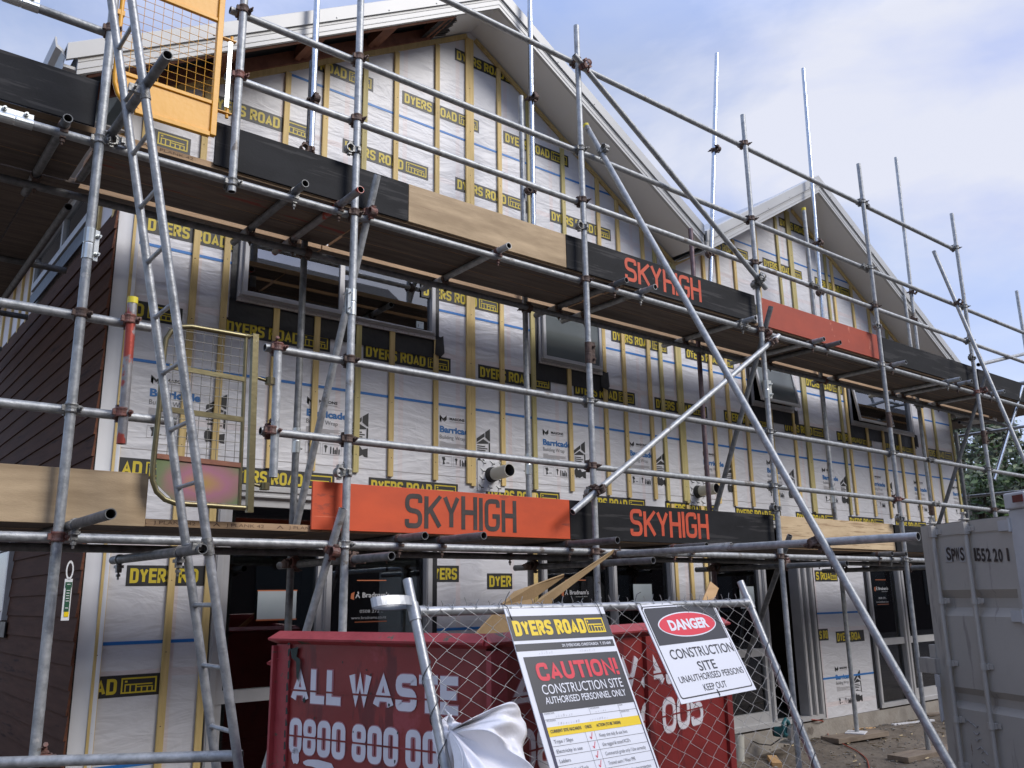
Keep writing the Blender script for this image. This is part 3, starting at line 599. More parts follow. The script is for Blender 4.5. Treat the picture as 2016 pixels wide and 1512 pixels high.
def house_battens():
    full = [1.53, 1.94, 2.17, 2.57, 2.91, 3.275, 3.585, 4.015, 4.38, 4.73, 5.10, 5.545, 6.03, 6.31, 6.69, 6.88, 7.165, 7.71, 7.985, 8.31, 8.78, 9.245, 9.525, 9.93, 10.335, 10.48, 10.93, 11.33, 11.78, 12.15, 12.54, 12.87, 13.39]
    wide = {4.38, 7.165, 9.525}
    for x in full:
        wd = .09 if x in wide else .045
        zt = rake(x)-.075
        segs = [(.94, zt)]
        for o in OPEN[:4]:
            if o[0]-.02 < x < o[1]+.02: segs = [(.94, o[2]-.025), (2.80, zt)]
        if x < 2.05: segs = [(-1.36, zt)]
        for a, b in segs:
            j = random.uniform(-.012, .012); mb = MB()
            if wd > .05:
                mb.box(x-.045, x-.001, FY-.0235, FY-.0035, a+j, b); mb.box(x+.001, x+.045, FY-.0225, FY-.0035, a+j-.02, b)
            else: mb.hexa([(x-.0225, FY-.0235, a+j), (x+.0225, FY-.0235, a+j), (x+.0225, FY-.0035, a+j), (x-.0225, FY-.0035, a+j)]+[(x+s_+.004*math.sin(x*40), y_, b) for s_, y_ in ((-.0225, FY-.0235), (.0225, FY-.0235), (.0225, FY-.0035), (-.0225, FY-.0035))])
            for k in range(int((b-a)/.45)):                              # nail heads
                zz = a+.15+.45*k; mb.rod((x+random.uniform(-.008, .008), FY-.0246, zz), (x, FY-.022, zz), .0035, 6, 1)
            mb.build('batten', ['batten' if random.random() < .7 else 'batten_green', 'cl_rust'], house)
    for x, a, b in ((2.185, -1.36, .78), (5.07, -1.36, .9), (6.93, -1.36, .9), (7.17, -1.36, .9), (7.40, -1.36, .9)):
        mb = MB(); mb.box(x-.0225, x+.0225, FY-.0235, FY-.0035, a, b); mb.build('batten', 'batten', house)
    for A, B in (((HX0+.02, rake(HX0+.02)), (G1[0]-.05, G1[1]-.03)), ((G1[0]+.05, G1[1]-.03), (VX, VZ)), ((VX, VZ), (G2[0]-.05, G2[1]-.03)), ((G2[0]+.05, G2[1]-.03), (HX1, rake(HX1)))):
        mb = MB(); mb.beam((A[0], FY-.0135, A[1]-.04), (B[0], FY-.0135, B[1]-.04), .02, .045, (0, 0, 1)); mb.build('rake_batten', 'batten', house)
house_battens()

def house_roof():
    Y0, Y1 = 5.54, 14.4                     # face of the barge and the far end
    def slope(ap, sl, x0, x1, xf=None):
        # barge board: a ridged steel fascia plus the flat flashing above it, following the slope
        side = 1 if x1 > x0 else -1
        za, zb = ap[1]+.00-sl*abs(x0-ap[0]), ap[1]+.00-sl*abs(x1-ap[0])
        n = math.sqrt(1+sl*sl)
        mb = MB(); prof = [(0, 0), (0, .026), (-.004, .030), (-.004, .035), (0, .038), (0, .070), (-.004, .074), (-.004, .079), (0, .082), (0, .100), (.012, .104), (.03, .104), (.03, 0)]
        rows = [[(x, Y0+y, z+h*n) for y, h in prof] for x, z in ((x0, za), (x1, zb))]
        mb.grid(rows, 0, False, True); mb.face(rows[0]); mb.face(rows[1][::-1]); mb.build('barge_board', 'fascia', house)
        mb = MB(); prof = [(-.018, .098), (-.018, .196), (-.012, .203), (.20, .203), (.20, .192), (.006, .19), (.006, .098)]
        xe = xf or x1; rows = [[(x, Y0+y, z+h*n) for y, h in prof] for x, z in ((x0, za), (xe, ap[1]-sl*abs(xe-ap[0])))]
        mb.grid(rows, 0, False, True); mb.face(rows[0]); mb.face(rows[1][::-1])
        L = math.hypot(x1-x0, zb-za)
        for k in range(int(L/.55)):
            t = (k+.5)*.55/L; x = x0+(x1-x0)*t; z = za+(zb-za)*t+.115*n
            mb.rod((x, Y0-.024, z), (x, Y0-.018, z), .006, 6)
        mb.build('barge_flashing', 'fascia', house)
        # roof sheet behind
        mb = MB(); k = 36
        ys = [Y0+.15+(Y1-Y0-.15)*i/1 for i in range(2)]
        mb.grid([[(x0+(x1-x0)*j/k, y, za+(zb-za)*j/k+(.165+.012*(j % 2))*n) for j in range(k+1)] for y in ys], 0, False)
        mb.build('roof', 'roofing', house)
    slope(G1, SL1, G1[0], .97, .90); slope(G1, SL1, G1[0], VX-.02); slope(G2, SL2, G2[0], VX+.02); slope(G2, SL2, G2[0], 13.95)
    # soffit lining on the slopes that have it
    for ap, sl, x0, x1 in ((G1, SL1, 3.95, VX-.02), (G2, SL2, 7.25, G2[0]), (G2, SL2, G2[0], 13.9)):
        mb = MB(); za = lambda x: ap[1]-sl*abs(x-ap[0])
        if x0 < ap[0] < x1: pts = [x0, ap[0], x1]
        else: pts = [x0, x1]
        for a, b in zip(pts, pts[1:]):
            mb.hexa([(a, Y0+.031, za(a)+.004), (b, Y0+.031, za(b)+.004), (b, FY+.02, za(b)+.004), (a, FY+.02, za(a)+.004),
                     (a, Y0+.031, za(a)+.014), (b, Y0+.031, za(b)+.014), (b, FY+.02, za(b)+.014), (a, FY+.02, za(a)+.014)])
        mb.build('soffit', 'soffit', house)
    # underlay with its torn edge, and bare outriggers over the left slope
    mb = MB(); za = lambda x: G1[1]-SL1*abs(x-G1[0])
    mb.hexa([(x_, y_, za(x_)+.13+d_) for d_ in (0, .005) for x_, y_ in ((1.0, Y0+.03), (3.96, Y0+.03), (3.96, FY+.1), (1.0, FY+.1))])
    pts = [(3.86, .15)]+[(3.95+.05*((i*7) % 5)/4+.012*i, .15-.14*i/9) for i in range(10)]+[(3.86, -.005)]
    for i in range(9):
        a, b = pts[1+i], pts[2+i]; mb.face([(3.80, Y0+.06+.04*i, za(3.8)+.012), (a[0], Y0+.06+.04*i, za(a[0])-.002-.004*(i % 3)), (b[0], Y0+.10+.04*i, za(b[0])-.003), (3.80, Y0+.10+.04*i, za(3.8)+.012)])
    mb.build('roof_underlay', 'underlay', house)
    for x in (1.30, 1.95, 2.62, 3.28, 3.86):
        for dx in (0, .06):
            mb = MB(); z = za(x+dx)+.06; mb.beam((x+dx, Y0+.03, z), (x+dx, FY+.02, z), .045, .10); mb.build('outrigger', 'wood_red', house)
    for y, zo in ((FY-.028, .045), (Y0+.056, .055)):
        mb = MB(); mb.beam((1.02, y, za(1.02)+zo), (3.9, y, za(3.9)+zo), .042, .10); mb.build('fly_rafter', 'wood_red', house)
    # eaves gutter along the left side
    gx, gz = .875, 3.30
    prof = [(.16, .02), (.16, .0), (.02, .0), (.012, .03), (.02, .06), (.0, .10), (-.035, .12), (-.045, .17), (-.045, .19), (-.035, .185), (-.028, .14), (.008, .115), (.026, .07), (.02, .02)]
    mb = MB(); rows = [[(gx+a, y, gz+b) for a, b in prof] for y in (Y0+.02, 14.2)]
    mb.grid(rows, 0, False, True); mb.face(rows[0]); mb.face(rows[1][::-1]); mb.build('gutter', 'fascia', house)
    mb = MB(); mb.box(1.0, 1.03, Y0+.05, 14.2, 3.20, 3.40); mb.build('eaves_fascia', 'fascia', house)
    mb = MB(); mb.box(1.03, 1.40, FY+.02, 14.2, 3.23, 3.24); mb.build('soffit', 'soffit', house)
house_roof()

def house_side():
    # lapped weatherboards on the left side wall
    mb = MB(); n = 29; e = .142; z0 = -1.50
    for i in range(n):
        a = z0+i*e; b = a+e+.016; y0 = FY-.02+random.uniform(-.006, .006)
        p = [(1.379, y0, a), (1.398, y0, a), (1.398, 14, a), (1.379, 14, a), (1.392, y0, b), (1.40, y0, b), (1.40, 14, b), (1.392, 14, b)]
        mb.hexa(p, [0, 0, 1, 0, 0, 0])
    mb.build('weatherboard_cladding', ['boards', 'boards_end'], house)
    mb = MB(); mb.box(1.405, 1.425, FY+.003, 13.9, 2.55, 3.4); mb.box(1.40, 1.425, FY+.003, 13.9, -1.4, 2.55, 1)
    mb.build('side_wall_wrap', ['wrap', 'interior_dark'], house)
    for y in (6.08, 6.5, 9.05, 9.45, 9.9, 10.4, 10.9, 11.4, 11.9, 12.4, 13):
        mb = MB(); mb.box(1.385, 1.405, y-.022, y+.022, 2.6, 3.3); mb.build('batten', 'batten', house)
    # metal corner strip
    mb = MB()
    mb.grid([[(HX0-.02, FY-.004, z), (HX0+.03, FY-.009-.004*math.sin(z*5), z), (HX0+.085, FY-.012, z), (HX0+.095, FY-.026, z), (HX0+.118, FY-.0265, z)] for z in [-1.38+.13*i for i in range(38)]], 0, True)
    mb.build('corner_flashing', 'foil', house)
    # side windows
    def sw(y0, y1, z0, z1, mull):
        f = MB(); t = .06
        f.box(1.345, 1.40, y0, y1, z0, z0+t); f.box(1.345, 1.40, y0, y1, z1-t, z1)
        for y in (y0, y1-t, *mull): f.box(1.347, 1.40, y, y+t, z0+t, z1-t)
        o = f.build('window', 'alu', house)
        g = MB(); g.box(1.37, 1.374, y0+t, y1-t, z0+t, z1-t); ORIG[o.name] = ORIG[house.name]; g.build('pane', 'glass', o)
        g = MB(); g.box(1.3752, 1.377, y0+.02, y1-.02, z0+.02, z1-.02); g.build('dark_backing', 'interior_dark', o)  # dark sheet right behind the glass, coloured as the unlit room
        g = MB(); g.box(1.36, 1.372, y0-.1, y1+.1, z0-.13, z0-.01); g.build('flashing_tape', 'tape', o)
    sw(6.62, 8.65, 2.78, 3.15, (7.5,)); sw(8.20, 9.3, -.12, .5, ())
house_side()

def window(x0, x1, z0, z1, mull=(), sash=(), tape=(.05, .14, .05, .19), name='window', pane='glass'):
    """aluminium window: frame, glass per light, sill strip, black flashing tape; sash lists (light index, tilt)"""
    t = .036; yo = FY-.030
    f = MB(); f.box(x0, x1, yo, FY+.06, z0, z0+t); f.box(x0, x1, yo, FY+.06, z1-t, z1); f.box(x0, x0+t, yo+.001, FY+.06, z0+t, z1-t); f.box(x1-t, x1, yo+.001, FY+.06, z0+t, z1-t)
    for a in mull: f.box(a-t/2, a+t/2, yo+.001, FY+.06, z0+t, z1-t)
    f.box(x0+.012, x1-.012, yo-.010, yo, z0+.018, z0+.032); o = f.build(name, 'alu', house, bevel=.003)
    lights = list(zip([x0+t]+[a+t/2 for a in mull], [a-t/2 for a in mull]+[x1-t]))
    for i, (a, b) in enumerate(lights):
        tilt = dict(sash).get(i)
        if tilt is None:
            g = MB(); g.box(a, b, FY+.012, FY+.016, z0+t, z1-t); g.build('pane', 'glass', o)
        else:
            # opening sash hung from its head: an inner frame swung out at the foot
            s_ = .034; org = Vector((0, yo-.006, z1-t-.004)); A = R_(tilt); dn = V(0, -math.sin(A), -math.cos(A)); nn = V(0, -math.cos(A), math.sin(A)); hh = z1-z0-2*t+.02
            def pc(u0, u1, v0, v1, d0, d1): return org+X_*u0+dn*v0+nn*d0, X_*(u1-u0), nn*(d1-d0), dn*(v1-v0)
            q = MB()
            for u0, u1, v0, v1 in ((a-.01, b+.01, 0, s_), (a-.01, b+.01, hh-s_, hh), (a-.01, a-.01+s_, s_, hh-s_), (b+.01-s_, b+.01, s_, hh-s_)): q.obox(*pc(u0, u1, v0, v1, 0, .026))
            so_ = q.build('sash', 'alu', o, bevel=.003)
            g = MB(); g.obox(*pc(a-.01+s_, b+.01-s_, s_, hh-s_, .008, .012)); g.build('pane', pane, o)
    sl_ = MB(); sl_.box(x0, x1, FY-.027, FY-.005, z0-.030, z0-.002)
    for k in range(int((x1-x0)/.06)): sl_.rod((x0+.03+.06*k, FY-.0285, z0-.018), (x0+.03+.06*k, FY-.026, z0-.018), .003, 5, 1)
    sl_.build('sill', ['sill', 'cl_rust'], o)
    l, r_, tp, bt = tape
    k = MB(); y = FY-.0042
    def lap(a, b, c, d, q=0): # slightly loose tape
        k.grid([[(a+(b-a)*i/6, y-.006*abs(math.sin(i*1.7+q)), c+(d-c)*j/3) for i in range(7)] for j in range(4)], 0, True)
    lap(x0-l, x1+r_*.4, z0-bt, z0-.002); lap(x0-l, x0, z0-.02, z1+.05, 1); lap(x1, x1+.05, z0-.02, z1+.05, 2)
    k.grid([[(x1+a, y-.012-.03*b, z0+.02-c) for a, b, c in ((-.01, 0, .0), (.05, .6, .02), (.085, .2, .0))], [(x1+a, y-.012-.03*b, z0+.02-c) for a, b, c in ((-.02, 0, .17), (.045, .9, .20), (.10, .1, .15))]], 0, True)
    k.build('flashing_tape', 'tape', o); return o
w1 = window(*OPEN[0], mull=(3.11,), sash=((0, 0),))
s_ = MB(); s_.box(3.83, 3.90, FY+.005, FY+.011, 2.225, 2.285, 0); s_.text('CAUTION', (3.838, FY+.0035, 2.268), X_, Z_, .007, .05, .02, 1); s_.box(3.842, 3.85, FY+.0035, FY+.0045, 2.235, 2.26, 1); s_.build('glass_sticker', ['poster', 'sign_grey'], w1)
window(*OPEN[1], sash=((0, 0),), pane='frosted'); window(*OPEN[2], sash=((0, 9),), pane='frosted'); window(*OPEN[3], mull=(11.46,), sash=((0, 8),))

def joinery(x0, x1, mull, rails, doors=(), open_bay=None, name='door_frame'):
    t = .055; z0, z1 = -1.385, .78; yo = FY-.035
    f = MB(); f.box(x0, x1, yo, FY+.09, z0, z0+.05); f.box(x0, x1, yo, FY+.09, z1-.07, z1)
    f.box(x0-.01, x1+.01, yo-.012, yo, z1-.025, z1+.015); f.box(x0, x1, yo-.008, yo, z1-.066, z1-.050)
    for a in (x0, x1-t, *mull): f.box(a, a+t, yo+.001, FY+.09, z0+.05, z1-.07); f.box(a+.008, a+t-.008, yo-.007, yo+.001, z0+.05, z1-.07)
    o = f.build(name, 'alu', house, bevel=.002)
    ed = [x0+t]+[v for a in mull for v in (a, a+t)]+[x1-t]
    for i in range(len(ed)//2):
        a, b = ed[2*i], ed[2*i+1]
        if i == open_bay: continue
        g = MB(); g.box(a, b, FY+.02, FY+.024, z0+.05, z1-.07); g.build('pane', 'glass_low', o)
        q = MB()
        for z in rails.get(i, ()): q.box(a, b, yo+.012, FY+.05, z-.04, z+.04)
        if i in doors:
            q.box(a, a+.05, FY-.014, FY+.045, z0+.05, z1-.07); q.box(b-.05, b, FY-.014, FY+.045, z0+.05, z1-.07); q.box(a+.05, b-.05, FY-.012, FY+.045, z0+.05, z0+.16); q.box(a+.05, b-.05, FY-.012, FY+.045, z1-.13, z1-.07)
        if q.v: q.build('door' if i in doors else 'mid_rail', 'alu', o)
    for a, b in ((x0-.05, x0-.004), (x1+.004, x1+.06)): k = MB(); k.box(a, b, FY-.009, FY-.004, z0, z1); k.build('flashing_tape', 'tape', o)
    return o
j1 = joinery(2.22, 3.98, (3.04,), {0: (-.62,)}, (0,))
j2 = joinery(5.14, 6.88, (6.01,), {}, ())
j3 = joinery(7.45, 9.30, (8.34, 9.0, 9.12), {0: (-.62,)}, (0,), 1)
j4 = joinery(10.52, 12.95, (11.26, 11.33), {0: (-.62,), 2: (-.62,)}, (2,))
def notices():
    y = FY-.002
    mb = MB(); mb.box(2.545, 2.835, y, y+.0015, -.125, .065, 0); mb.box(2.54, 2.84, y+.0002, y+.001, .065, .073, 1); mb.box(2.54, 2.84, y+.0002, y+.001, -.135, -.125, 1); mb.build('paper_notice', ['poster', 'decal_orange'], j1)
    mb = MB(); mb.box(6.31, 6.57, y, y+.0015, -.125, .10, 0); mb.build('paper_notice', ['poster'], j2)
    mb = MB(); mb.box(7.95, 8.20, y, y+.0015, -.16, .07, 0); mb.build('paper_notice', ['poster'], j3)
    def decal(o, x, full=True):
        mb = MB(); y = FY+.0165
        mb.box(x-.0, x+.255, y, y+.001, .135, .142, 1); mb.box(x-.01, x+.265, y, y+.001, -.170, -.162, 1)
        mb.text("Bradnam's", (x+.050, y-.0005, .012), X_, Z_, .037, .235, .014, 0); mb.text('windows & doors', (x+.12, y-.0005, -.012), X_, Z_, .010, .15, 0, 0)
        mb.flat([(0, 0), (.03, -.01), (.028, .02), (.034, .05), (.004, .038)], (x-.05, y, .005), X_, Z_, 1)
        for a in (((0, 0), (.008, 0), (.024, .022), (.018, .026)), ((.012, .018), (.034, .034), (.03, .038), (.008, .024)), ((.02, .02), (.036, .0), (.041, .004), (.026, .026))): mb.flat(a, (x-.012, y-.0005, .008), X_, Z_, 0)
        mb.rod((x+.012, y, .050), (x+.012, y+.001, .050), .006, 8, 0)
        if full:
            mb.text('0508 272 ..', (x+.03, y, -.100), X_, Z_, .022, .20, 0, 0); mb.text('www.bradnams.co.nz', (x-.04, y, -.145), X_, Z_, .021, .30, 0, 0)
        mb.build('glass_decal', ['decal_white', 'decal_orange'], o)
    decal(j1, 3.33); decal(j2, 5.45); decal(j4, 10.78)
notices()

def vent_pipe(x, z):
    f = MB(); y = FY-.0042; L = .295
    f.box(x-L/2, x+L/2, y-.0035, y, z-.145, z+.115, 0)
    o = f.build('pipe_vent', 'flange', house)
    r = MB()
    for i in range(3):
        for j in range(4):
            px, pz = x-.105+.095*i+.01*j, z-.115+.07*j
            if abs(px-x) < .075 and abs(pz-z) < .07: continue
            r.rod((px, y-.0035, pz), (px, y-.030, pz-.004), .0045, 6, 1); r.rod((px-.03, y-.004, pz+.025), (px, y-.010, pz), .004, 5, 0)
    r.build('roofing_nail', ['zinc', 'black'], o)
    c = MB(); c.rod((x, y-.002, z), (x, y-.055, z), .068, 20, 0, .060); c.build('rubber_boot', 'rubber', o)
    p = MB(); p.tube((x, y-.02, z), (x, y-.26, z+.01), .055, 24, 0, 1, .004, .2); p.build('vent_pipe', ['pvc', 'tube_in'], o)
vent_pipe(4.60, 1.03); vent_pipe(7.35, 1.05)

# ================================================================== scaffold
OY, LY, IY, IL = 4.70, 4.752, 5.49, 5.438       # outer standards, outer ledgers, inner standards, inner ledgers
scaf = thing('tube_scaffold', (0.97, OY, GZ), 'galvanised tube and coupler scaffold of two lifts standing in front of the wrapped house', 'scaffold')
def coupler_mesh():
    """right angle coupler: one collar on the local Z axis, one on the X axis 52 mm behind it, bolts and nuts"""
    b = MB()
    def collar(c, ax, s1, s2):
        c = Vector(c); n = 14; r0, r1, h = .0246, .0305, .024
        def ring(r, q): return [c+ax*q+s1*(r*math.cos(2*math.pi*i/n))+s2*(r*math.sin(2*math.pi*i/n)) for i in range(n)]
        b.grid([ring(r0, -h), ring(r1, -h), ring(r1+.002, -h+.006), ring(r1-.001, -.008), ring(r1-.001, .008), ring(r1+.002, h-.006), ring(r1, h), ring(r0, h)], 0, False, True)
    collar((0, 0, 0), Z_, X_, Y_); collar((0, .052, 0), X_, Y_, Z_)
    b.box(-.022, .022, .020, .034, -.022, .022)
    b.box(.026, .046, -.012, .012, -.017, .017); b.box(-.044, -.026, -.010, .010, -.015, .015)
    b.box(-.016, .016, .040, .064, .026, .046); b.box(-.015, .015, .042, .062, -.044, -.026)
    b.rod((.038, -.045, 0), (.038, .036, 0), .006, 6); b.rod((.038, -.034, 0), (.038, -.018, 0), .0125, 6); b.rod((.038, -.056, 0), (.038, -.045, 0), .0055, 6)
    b.rod((0, .052, .036), (0, .012, .060), .006, 6); b.rod((0, .022, .056), (0, .010, .063), .012, 6)
    return b
def single_mesh():
    """band clip for a transom lying on a ledger: band on local Y axis with a drop bolt"""
    b = MB(); n = 14
    def ring(r, q): return [V(r*math.cos(2*math.pi*i/n), q, r*math.sin(2*math.pi*i/n)) for i in range(n)]
    b.grid([ring(.0246, -.016), ring(.0295, -.016), ring(.0295, .016), ring(.0246, .016)], 0, False, True)
    b.box(-.014, .014, -.014, .014, -.075, -.028); b.rod((0, 0, -.115), (0, 0, -.07), .006, 6); b.rod((0, 0, -.098), (0, 0, -.084), .0125, 6); b.box(-.02, .02, -.03, .03, -.05, -.034)
    return b
def sleeve_mesh():
    """two-bolt joint plate clamped along the local Z axis"""
    b = MB(); n = 14; h = .085
    def ring(r, q): return [V(r*math.cos(2*math.pi*i/n), r*math.sin(2*math.pi*i/n), q) for i in range(n)]
    b.grid([ring(.0246, -h), ring(.0285, -h), ring(.0285, -.006), ring(.0265, 0), ring(.0285, .006), ring(.0285, h), ring(.0246, h)], 0, False, True)
    b.box(.024, .050, -.012, -.004, -h, h); b.box(.024, .050, .004, .012, -h+.006, h-.006)
    for z in (-.05, .05): b.rod((.040, -.040, z), (.040, .032, z), .006, 6); b.rod((.040, -.026, z), (.040, -.012, z), .012, 6)
    return b
def proto(mb, name, mats):
    out = {}
    for m in mats:
        me_o = mb.build(name, m); out[m] = me_o.data; C.objects.unlink(me_o); bpy.data.objects.remove(me_o)
    return out
CPL = proto(coupler_mesh(), 'coupler', ('cl_rust', 'cl_red', 'cl_grey')); SGL = proto(single_mesh(), 'coupler', ('cl_rust', 'cl_red', 'cl_grey')); SLV = proto(sleeve_mesh(), 'sleeve', ('cl_rust', 'cl_grey', 'zinc'))
def put(meshes, name, parent, pos, rot, m=None):
    m = m or random.choices(list(meshes), (4, 1, 6) if len(meshes) > 2 else (1,)*len(meshes))[0]
    o = bpy.data.objects.new(name, meshes[m]); C.objects.link(o); o.parent = parent
    o.matrix_local = Matrix.Translation(Vector(pos)-ORIG[parent.name]) @ rot.to_4x4(); ORIG[o.name] = ORIG[parent.name]; return o
def basis(x, y, z): return Matrix((x, y, z)).transposed()
I3 = Matrix.Identity(3)
def coupler(parent, pos, along_a=Z_, along_b=X_, flip=1, m=None):
    """collar A on axis along_a at pos, collar B on axis along_b behind it"""
    a = Vector(along_a).normalized(); b_ = Vector(along_b); b_ = (b_-a*b_.dot(a)).normalized(); y = a.cross(b_)*flip; x = y.cross(a)
    return put(CPL, 'coupler', parent, pos, basis(x, y, a), m)
def tube(name, A, B, m='tube', r=.0242, label=None):
    b = MB(); b.tube(A, B, r, 18, 0, 1); return b.build(name, [m, 'tube_in'], scaf, label=label)
SX = [0.97, 2.515, 4.57, 6.86, 9.07, 11.38]
UL, LL = 2.43, .315                              # ledger heights of the two decks
UR = (3.11, 3.57, 4.385); LR = (.948, 1.447)     # guard rails
# ---- outer standards
tops = [3.9, 4.75, 4.72, 4.70, 4.86, 4.87]
outer = []
for x, t in zip(SX, tops):
    o = tube('standard', (x, OY, GZ+.04), (x, OY, t)); outer.append(o)
    put(SLV, 'sleeve', o, (x, OY, 1.80+.05*random.random()), Matrix.Rotation(R_(random.choice((-20, 20, 200))), 3, 'Z'))
s1 = tube('standard', (1.705, OY, 2.34), (1.705, OY, 4.2)); outer_s1 = s1
p = onY(2010, 560, 4.72); o7 = tube('standard', (13.75, OY, GZ), (13.75, OY, 4.55)); 
st = tube('standard', onY(548, 676, OY), onY(538, 940, OY))
rb = tube('standard', onY(261, 592, OY-.04), onY(239, 874, OY-.04), 'tube_red', label='short standard daubed with red paint and a yellow end cap')
cp = MB(); q = onY(261.5, 590, OY-.04); cp.rod(q+V(0, 0, -.022), q+V(0, 0, .012), .0262, 18); cp.build('end_cap', 'cap', rb)
# ---- inner standards
inner = []
ip = [(2.545, .2, 3.97, 'tube_dark'), (4.60, .2, 4.45, 'tube'), (6.90, .2, 3.75, 'tube_purple'), (9.12, .2, 4.60, 'tube'), (11.42, .2, 3.95, 'tube')]
for x, a, t, m in ip: inner.append(tube('standard', (x, IY, GZ+.04), (x, IY, t), m))
for x, t, zb in ((2.535, 5.4, 2.6), (4.665, 6.4, 2.9), (7.06, 6.08, 2.9), (9.185, 6.62, 2.9), (11.485, 6.07, 3.0)):
    lean = {2.535: .0, 4.665: .03, 7.06: .47, 9.185: .17, 11.485: .1}[x]
    nt_ = tube('standard', (x, IY-.055, zb), (x+lean, IY-.055, t), 'tube_new' if x < 11 else 'tube', label='bright new tube lapped beside the older standard' if x < 11 else None)
    if zb+1.3 < t:
        cz = {2.535: 3.6, 4.665: 4.42, 7.06: 4.78, 9.185: 4.15, 11.485: 4.0}[x]; coupler(nt_, (x+lean*(cz-zb)/(t-zb), IY-.055, cz), Z_, X_, -1, 'cl_rust')
    coupler(nt_, (x+lean*.2, IY-.055, zb+.6), Z_, Y_, 1, 'cl_rust')
cp = MB(); cp.rod((9.12, IY, 4.575), (9.12, IY, 4.612), .0262, 16); cp.build('end_cap', 'cap', inner[3])
for o, (x, a, t, m) in zip(inner, ip):
    for z in (UL-.03, LL-.07): coupler(o, (x, IY, z), Z_, X_, -1)
    put(SLV, 'sleeve', o, (x, IY, random.uniform(.6, 1.1)), Matrix.Rotation(R_(60), 3, 'Z'))
# ---- ledgers and guard rails
def xrail(name, x0, x1, y, z, m='tube'): return tube(name, (x0, y, z), (x1, y, z), m)
xrail('ledger', -2.2, 14.2, LY, UL); xrail('ledger', -2.2, 12.9, LY, LL); xrail('ledger', -2.2, 14.2, IL, UL-.03, 'tube_dark'); xrail('ledger', -2.0, 12.9, IL, LL-.01, 'tube_dark')
for z in UR[:2]: xrail('guard_rail', 1.64, 14.4, LY, z); xrail('guard_rail', -2.4, 1.03, LY, z)
xrail('guard_rail', 1.64, 4.66, LY, UR[2]+.012); xrail('guard_rail', 4.63, 11.43, LY, UR[2])
for z in LR: xrail('guard_rail', 1.98, 13.0, LY, z); xrail('guard_rail', -2.4, 1.33 if z > 1 else 1.50, LY, z)
for o, x in zip(outer, SX):
    for z in (UL, LL, *UR[:2], *LR): coupler(o, (x, OY, z), Z_, X_)
    if x > 4: coupler(o, (x, OY, UR[2]), Z_, X_)
    for z in (2.87, .74):
        if x > 1.5: coupler(o, (x, OY, z), Z_, Y_, 1, 'cl_grey')
for z in (UL-.03, UR[0], UR[1]): coupler(s1, (1.705, OY, z), Z_, X_)
for z in LR:
    coupler(st, (onY(548, 676, OY).x-(1.447-z)*.03, OY, z), Z_, X_, 1, 'cl_red'); coupler(rb, (onY(255, 640, OY-.04).x, OY-.04, z), Z_, X_, 1, 'cl_red')
for x, y, z in ((9.95, LY, LR[1]), (9.95, LY, LR[0]), (6.62, LY, UL), (7.9, LY, UR[0]), (.57, LY, UL), (.53, LY, UR[0]), (9.15, LY, UR[2]), (9.0, LY, UR[1])):
    put(SLV, 'sleeve', scaf, (x, y, z), basis(Y_*-1 if x > 1 else Z_, Z_ if x > 1 else Y_, X_), 'zinc' if x < 1 else 'cl_grey')
# ---- transoms on the ledgers
for x, ye in ((2.12, 4.60), (2.43, 4.47), (3.73, 4.62), (4.94, 4.61), (5.25, 4.58), (6.64, 4.60), (7.79, 4.61), (8.04, 4.58), (9.37, 4.58), (10.69, 4.59), (10.95, 4.57), (11.87, 4.57), (.80, 4.66), (.3, 4.68), (-.6, 4.66)):
    z = UL+.049; red = x in (2.43,)
    o = tube('transom', (x, ye, z), (x, 5.74+.03*math.sin(x*9), z), 'tube_red' if red else random.choice(('tube_dark', 'tube')))
    put(SGL, 'coupler', o, (x, LY, z), I3); put(SGL, 'coupler', o, (x, IL, z-.012), I3, 'cl_rust')
for x, ye in ((2.92, 4.46), (3.24, 4.30), (4.35, 4.26), (5.49, 4.42), (5.69, 4.34), (8.62, 4.6), (8.86, 4.58), (10.4, 4.6)):
    z = LL+.049; o = tube('transom', (x, ye, z), (x, 5.6, z), random.choice(('tube_dark', 'tube')))
    put(SGL, 'coupler', o, (x, LY, z), I3); put(SGL, 'coupler', o, (x, IL, z-.01), I3, 'cl_rust')
for x, ye in ((2.57, 4.26), (4.63, 4.2), (6.92, 4.1), (9.13, 4.28)):
    z = LL-.085; o = tube('transom', (x, ye, z), (x, 5.72, z), 'tube_dark'); coupler(o, (x, OY+.0, z), Y_, Z_, 1, 'cl_rust'); coupler(o, (x, IY, z), Y_, Z_, -1, 'cl_rust')
# ---- long outriggers that reach towards the street (they steady the ladder and the raker)
zo = onX(225, 255, 1.03).z
o = tube('transom', onX(330, 108, 1.035)*1., onX(212, 272, 1.035)+V(0, .6, 0), 'tube_dark'); coupler(o, (1.035, OY+.03, 2.46), Y_, Z_, 1, 'cl_grey')
o = tube('transom', (1.02, 3.99, LL+.055), (1.02, 5.6, LL+.055), 'tube_dark'); put(SGL, 'coupler', o, (1.02, 4.6, LL+.055), I3)
o = tube('transom', (1.455, 4.08, .236), (1.455, 5.55, .245), 'tube_dark'); put(SGL, 'coupler', o, (1.455, 4.40, .237), I3, 'cl_grey'); put(SGL, 'coupler', o, (1.455, 5.42, .245), I3, 'cl_grey')
o = tube('transom', (4.80, 2.40, .288), (4.80, 5.0, .30)); coupler(o, (4.80, OY+.02, .30), Y_, X_, 1, 'cl_rust')
A, B = onY(94, 1497, 4.64), onY(469, 1490, 4.16); d = (B-A).normalized(); A.z = B.z = -.69
o = tube('guard_rail', A-(B-A)*2.5, B+(B-A)*.02); coupler(outer[0], (A.x, OY, -.69), Z_, X_, 1, 'cl_red')
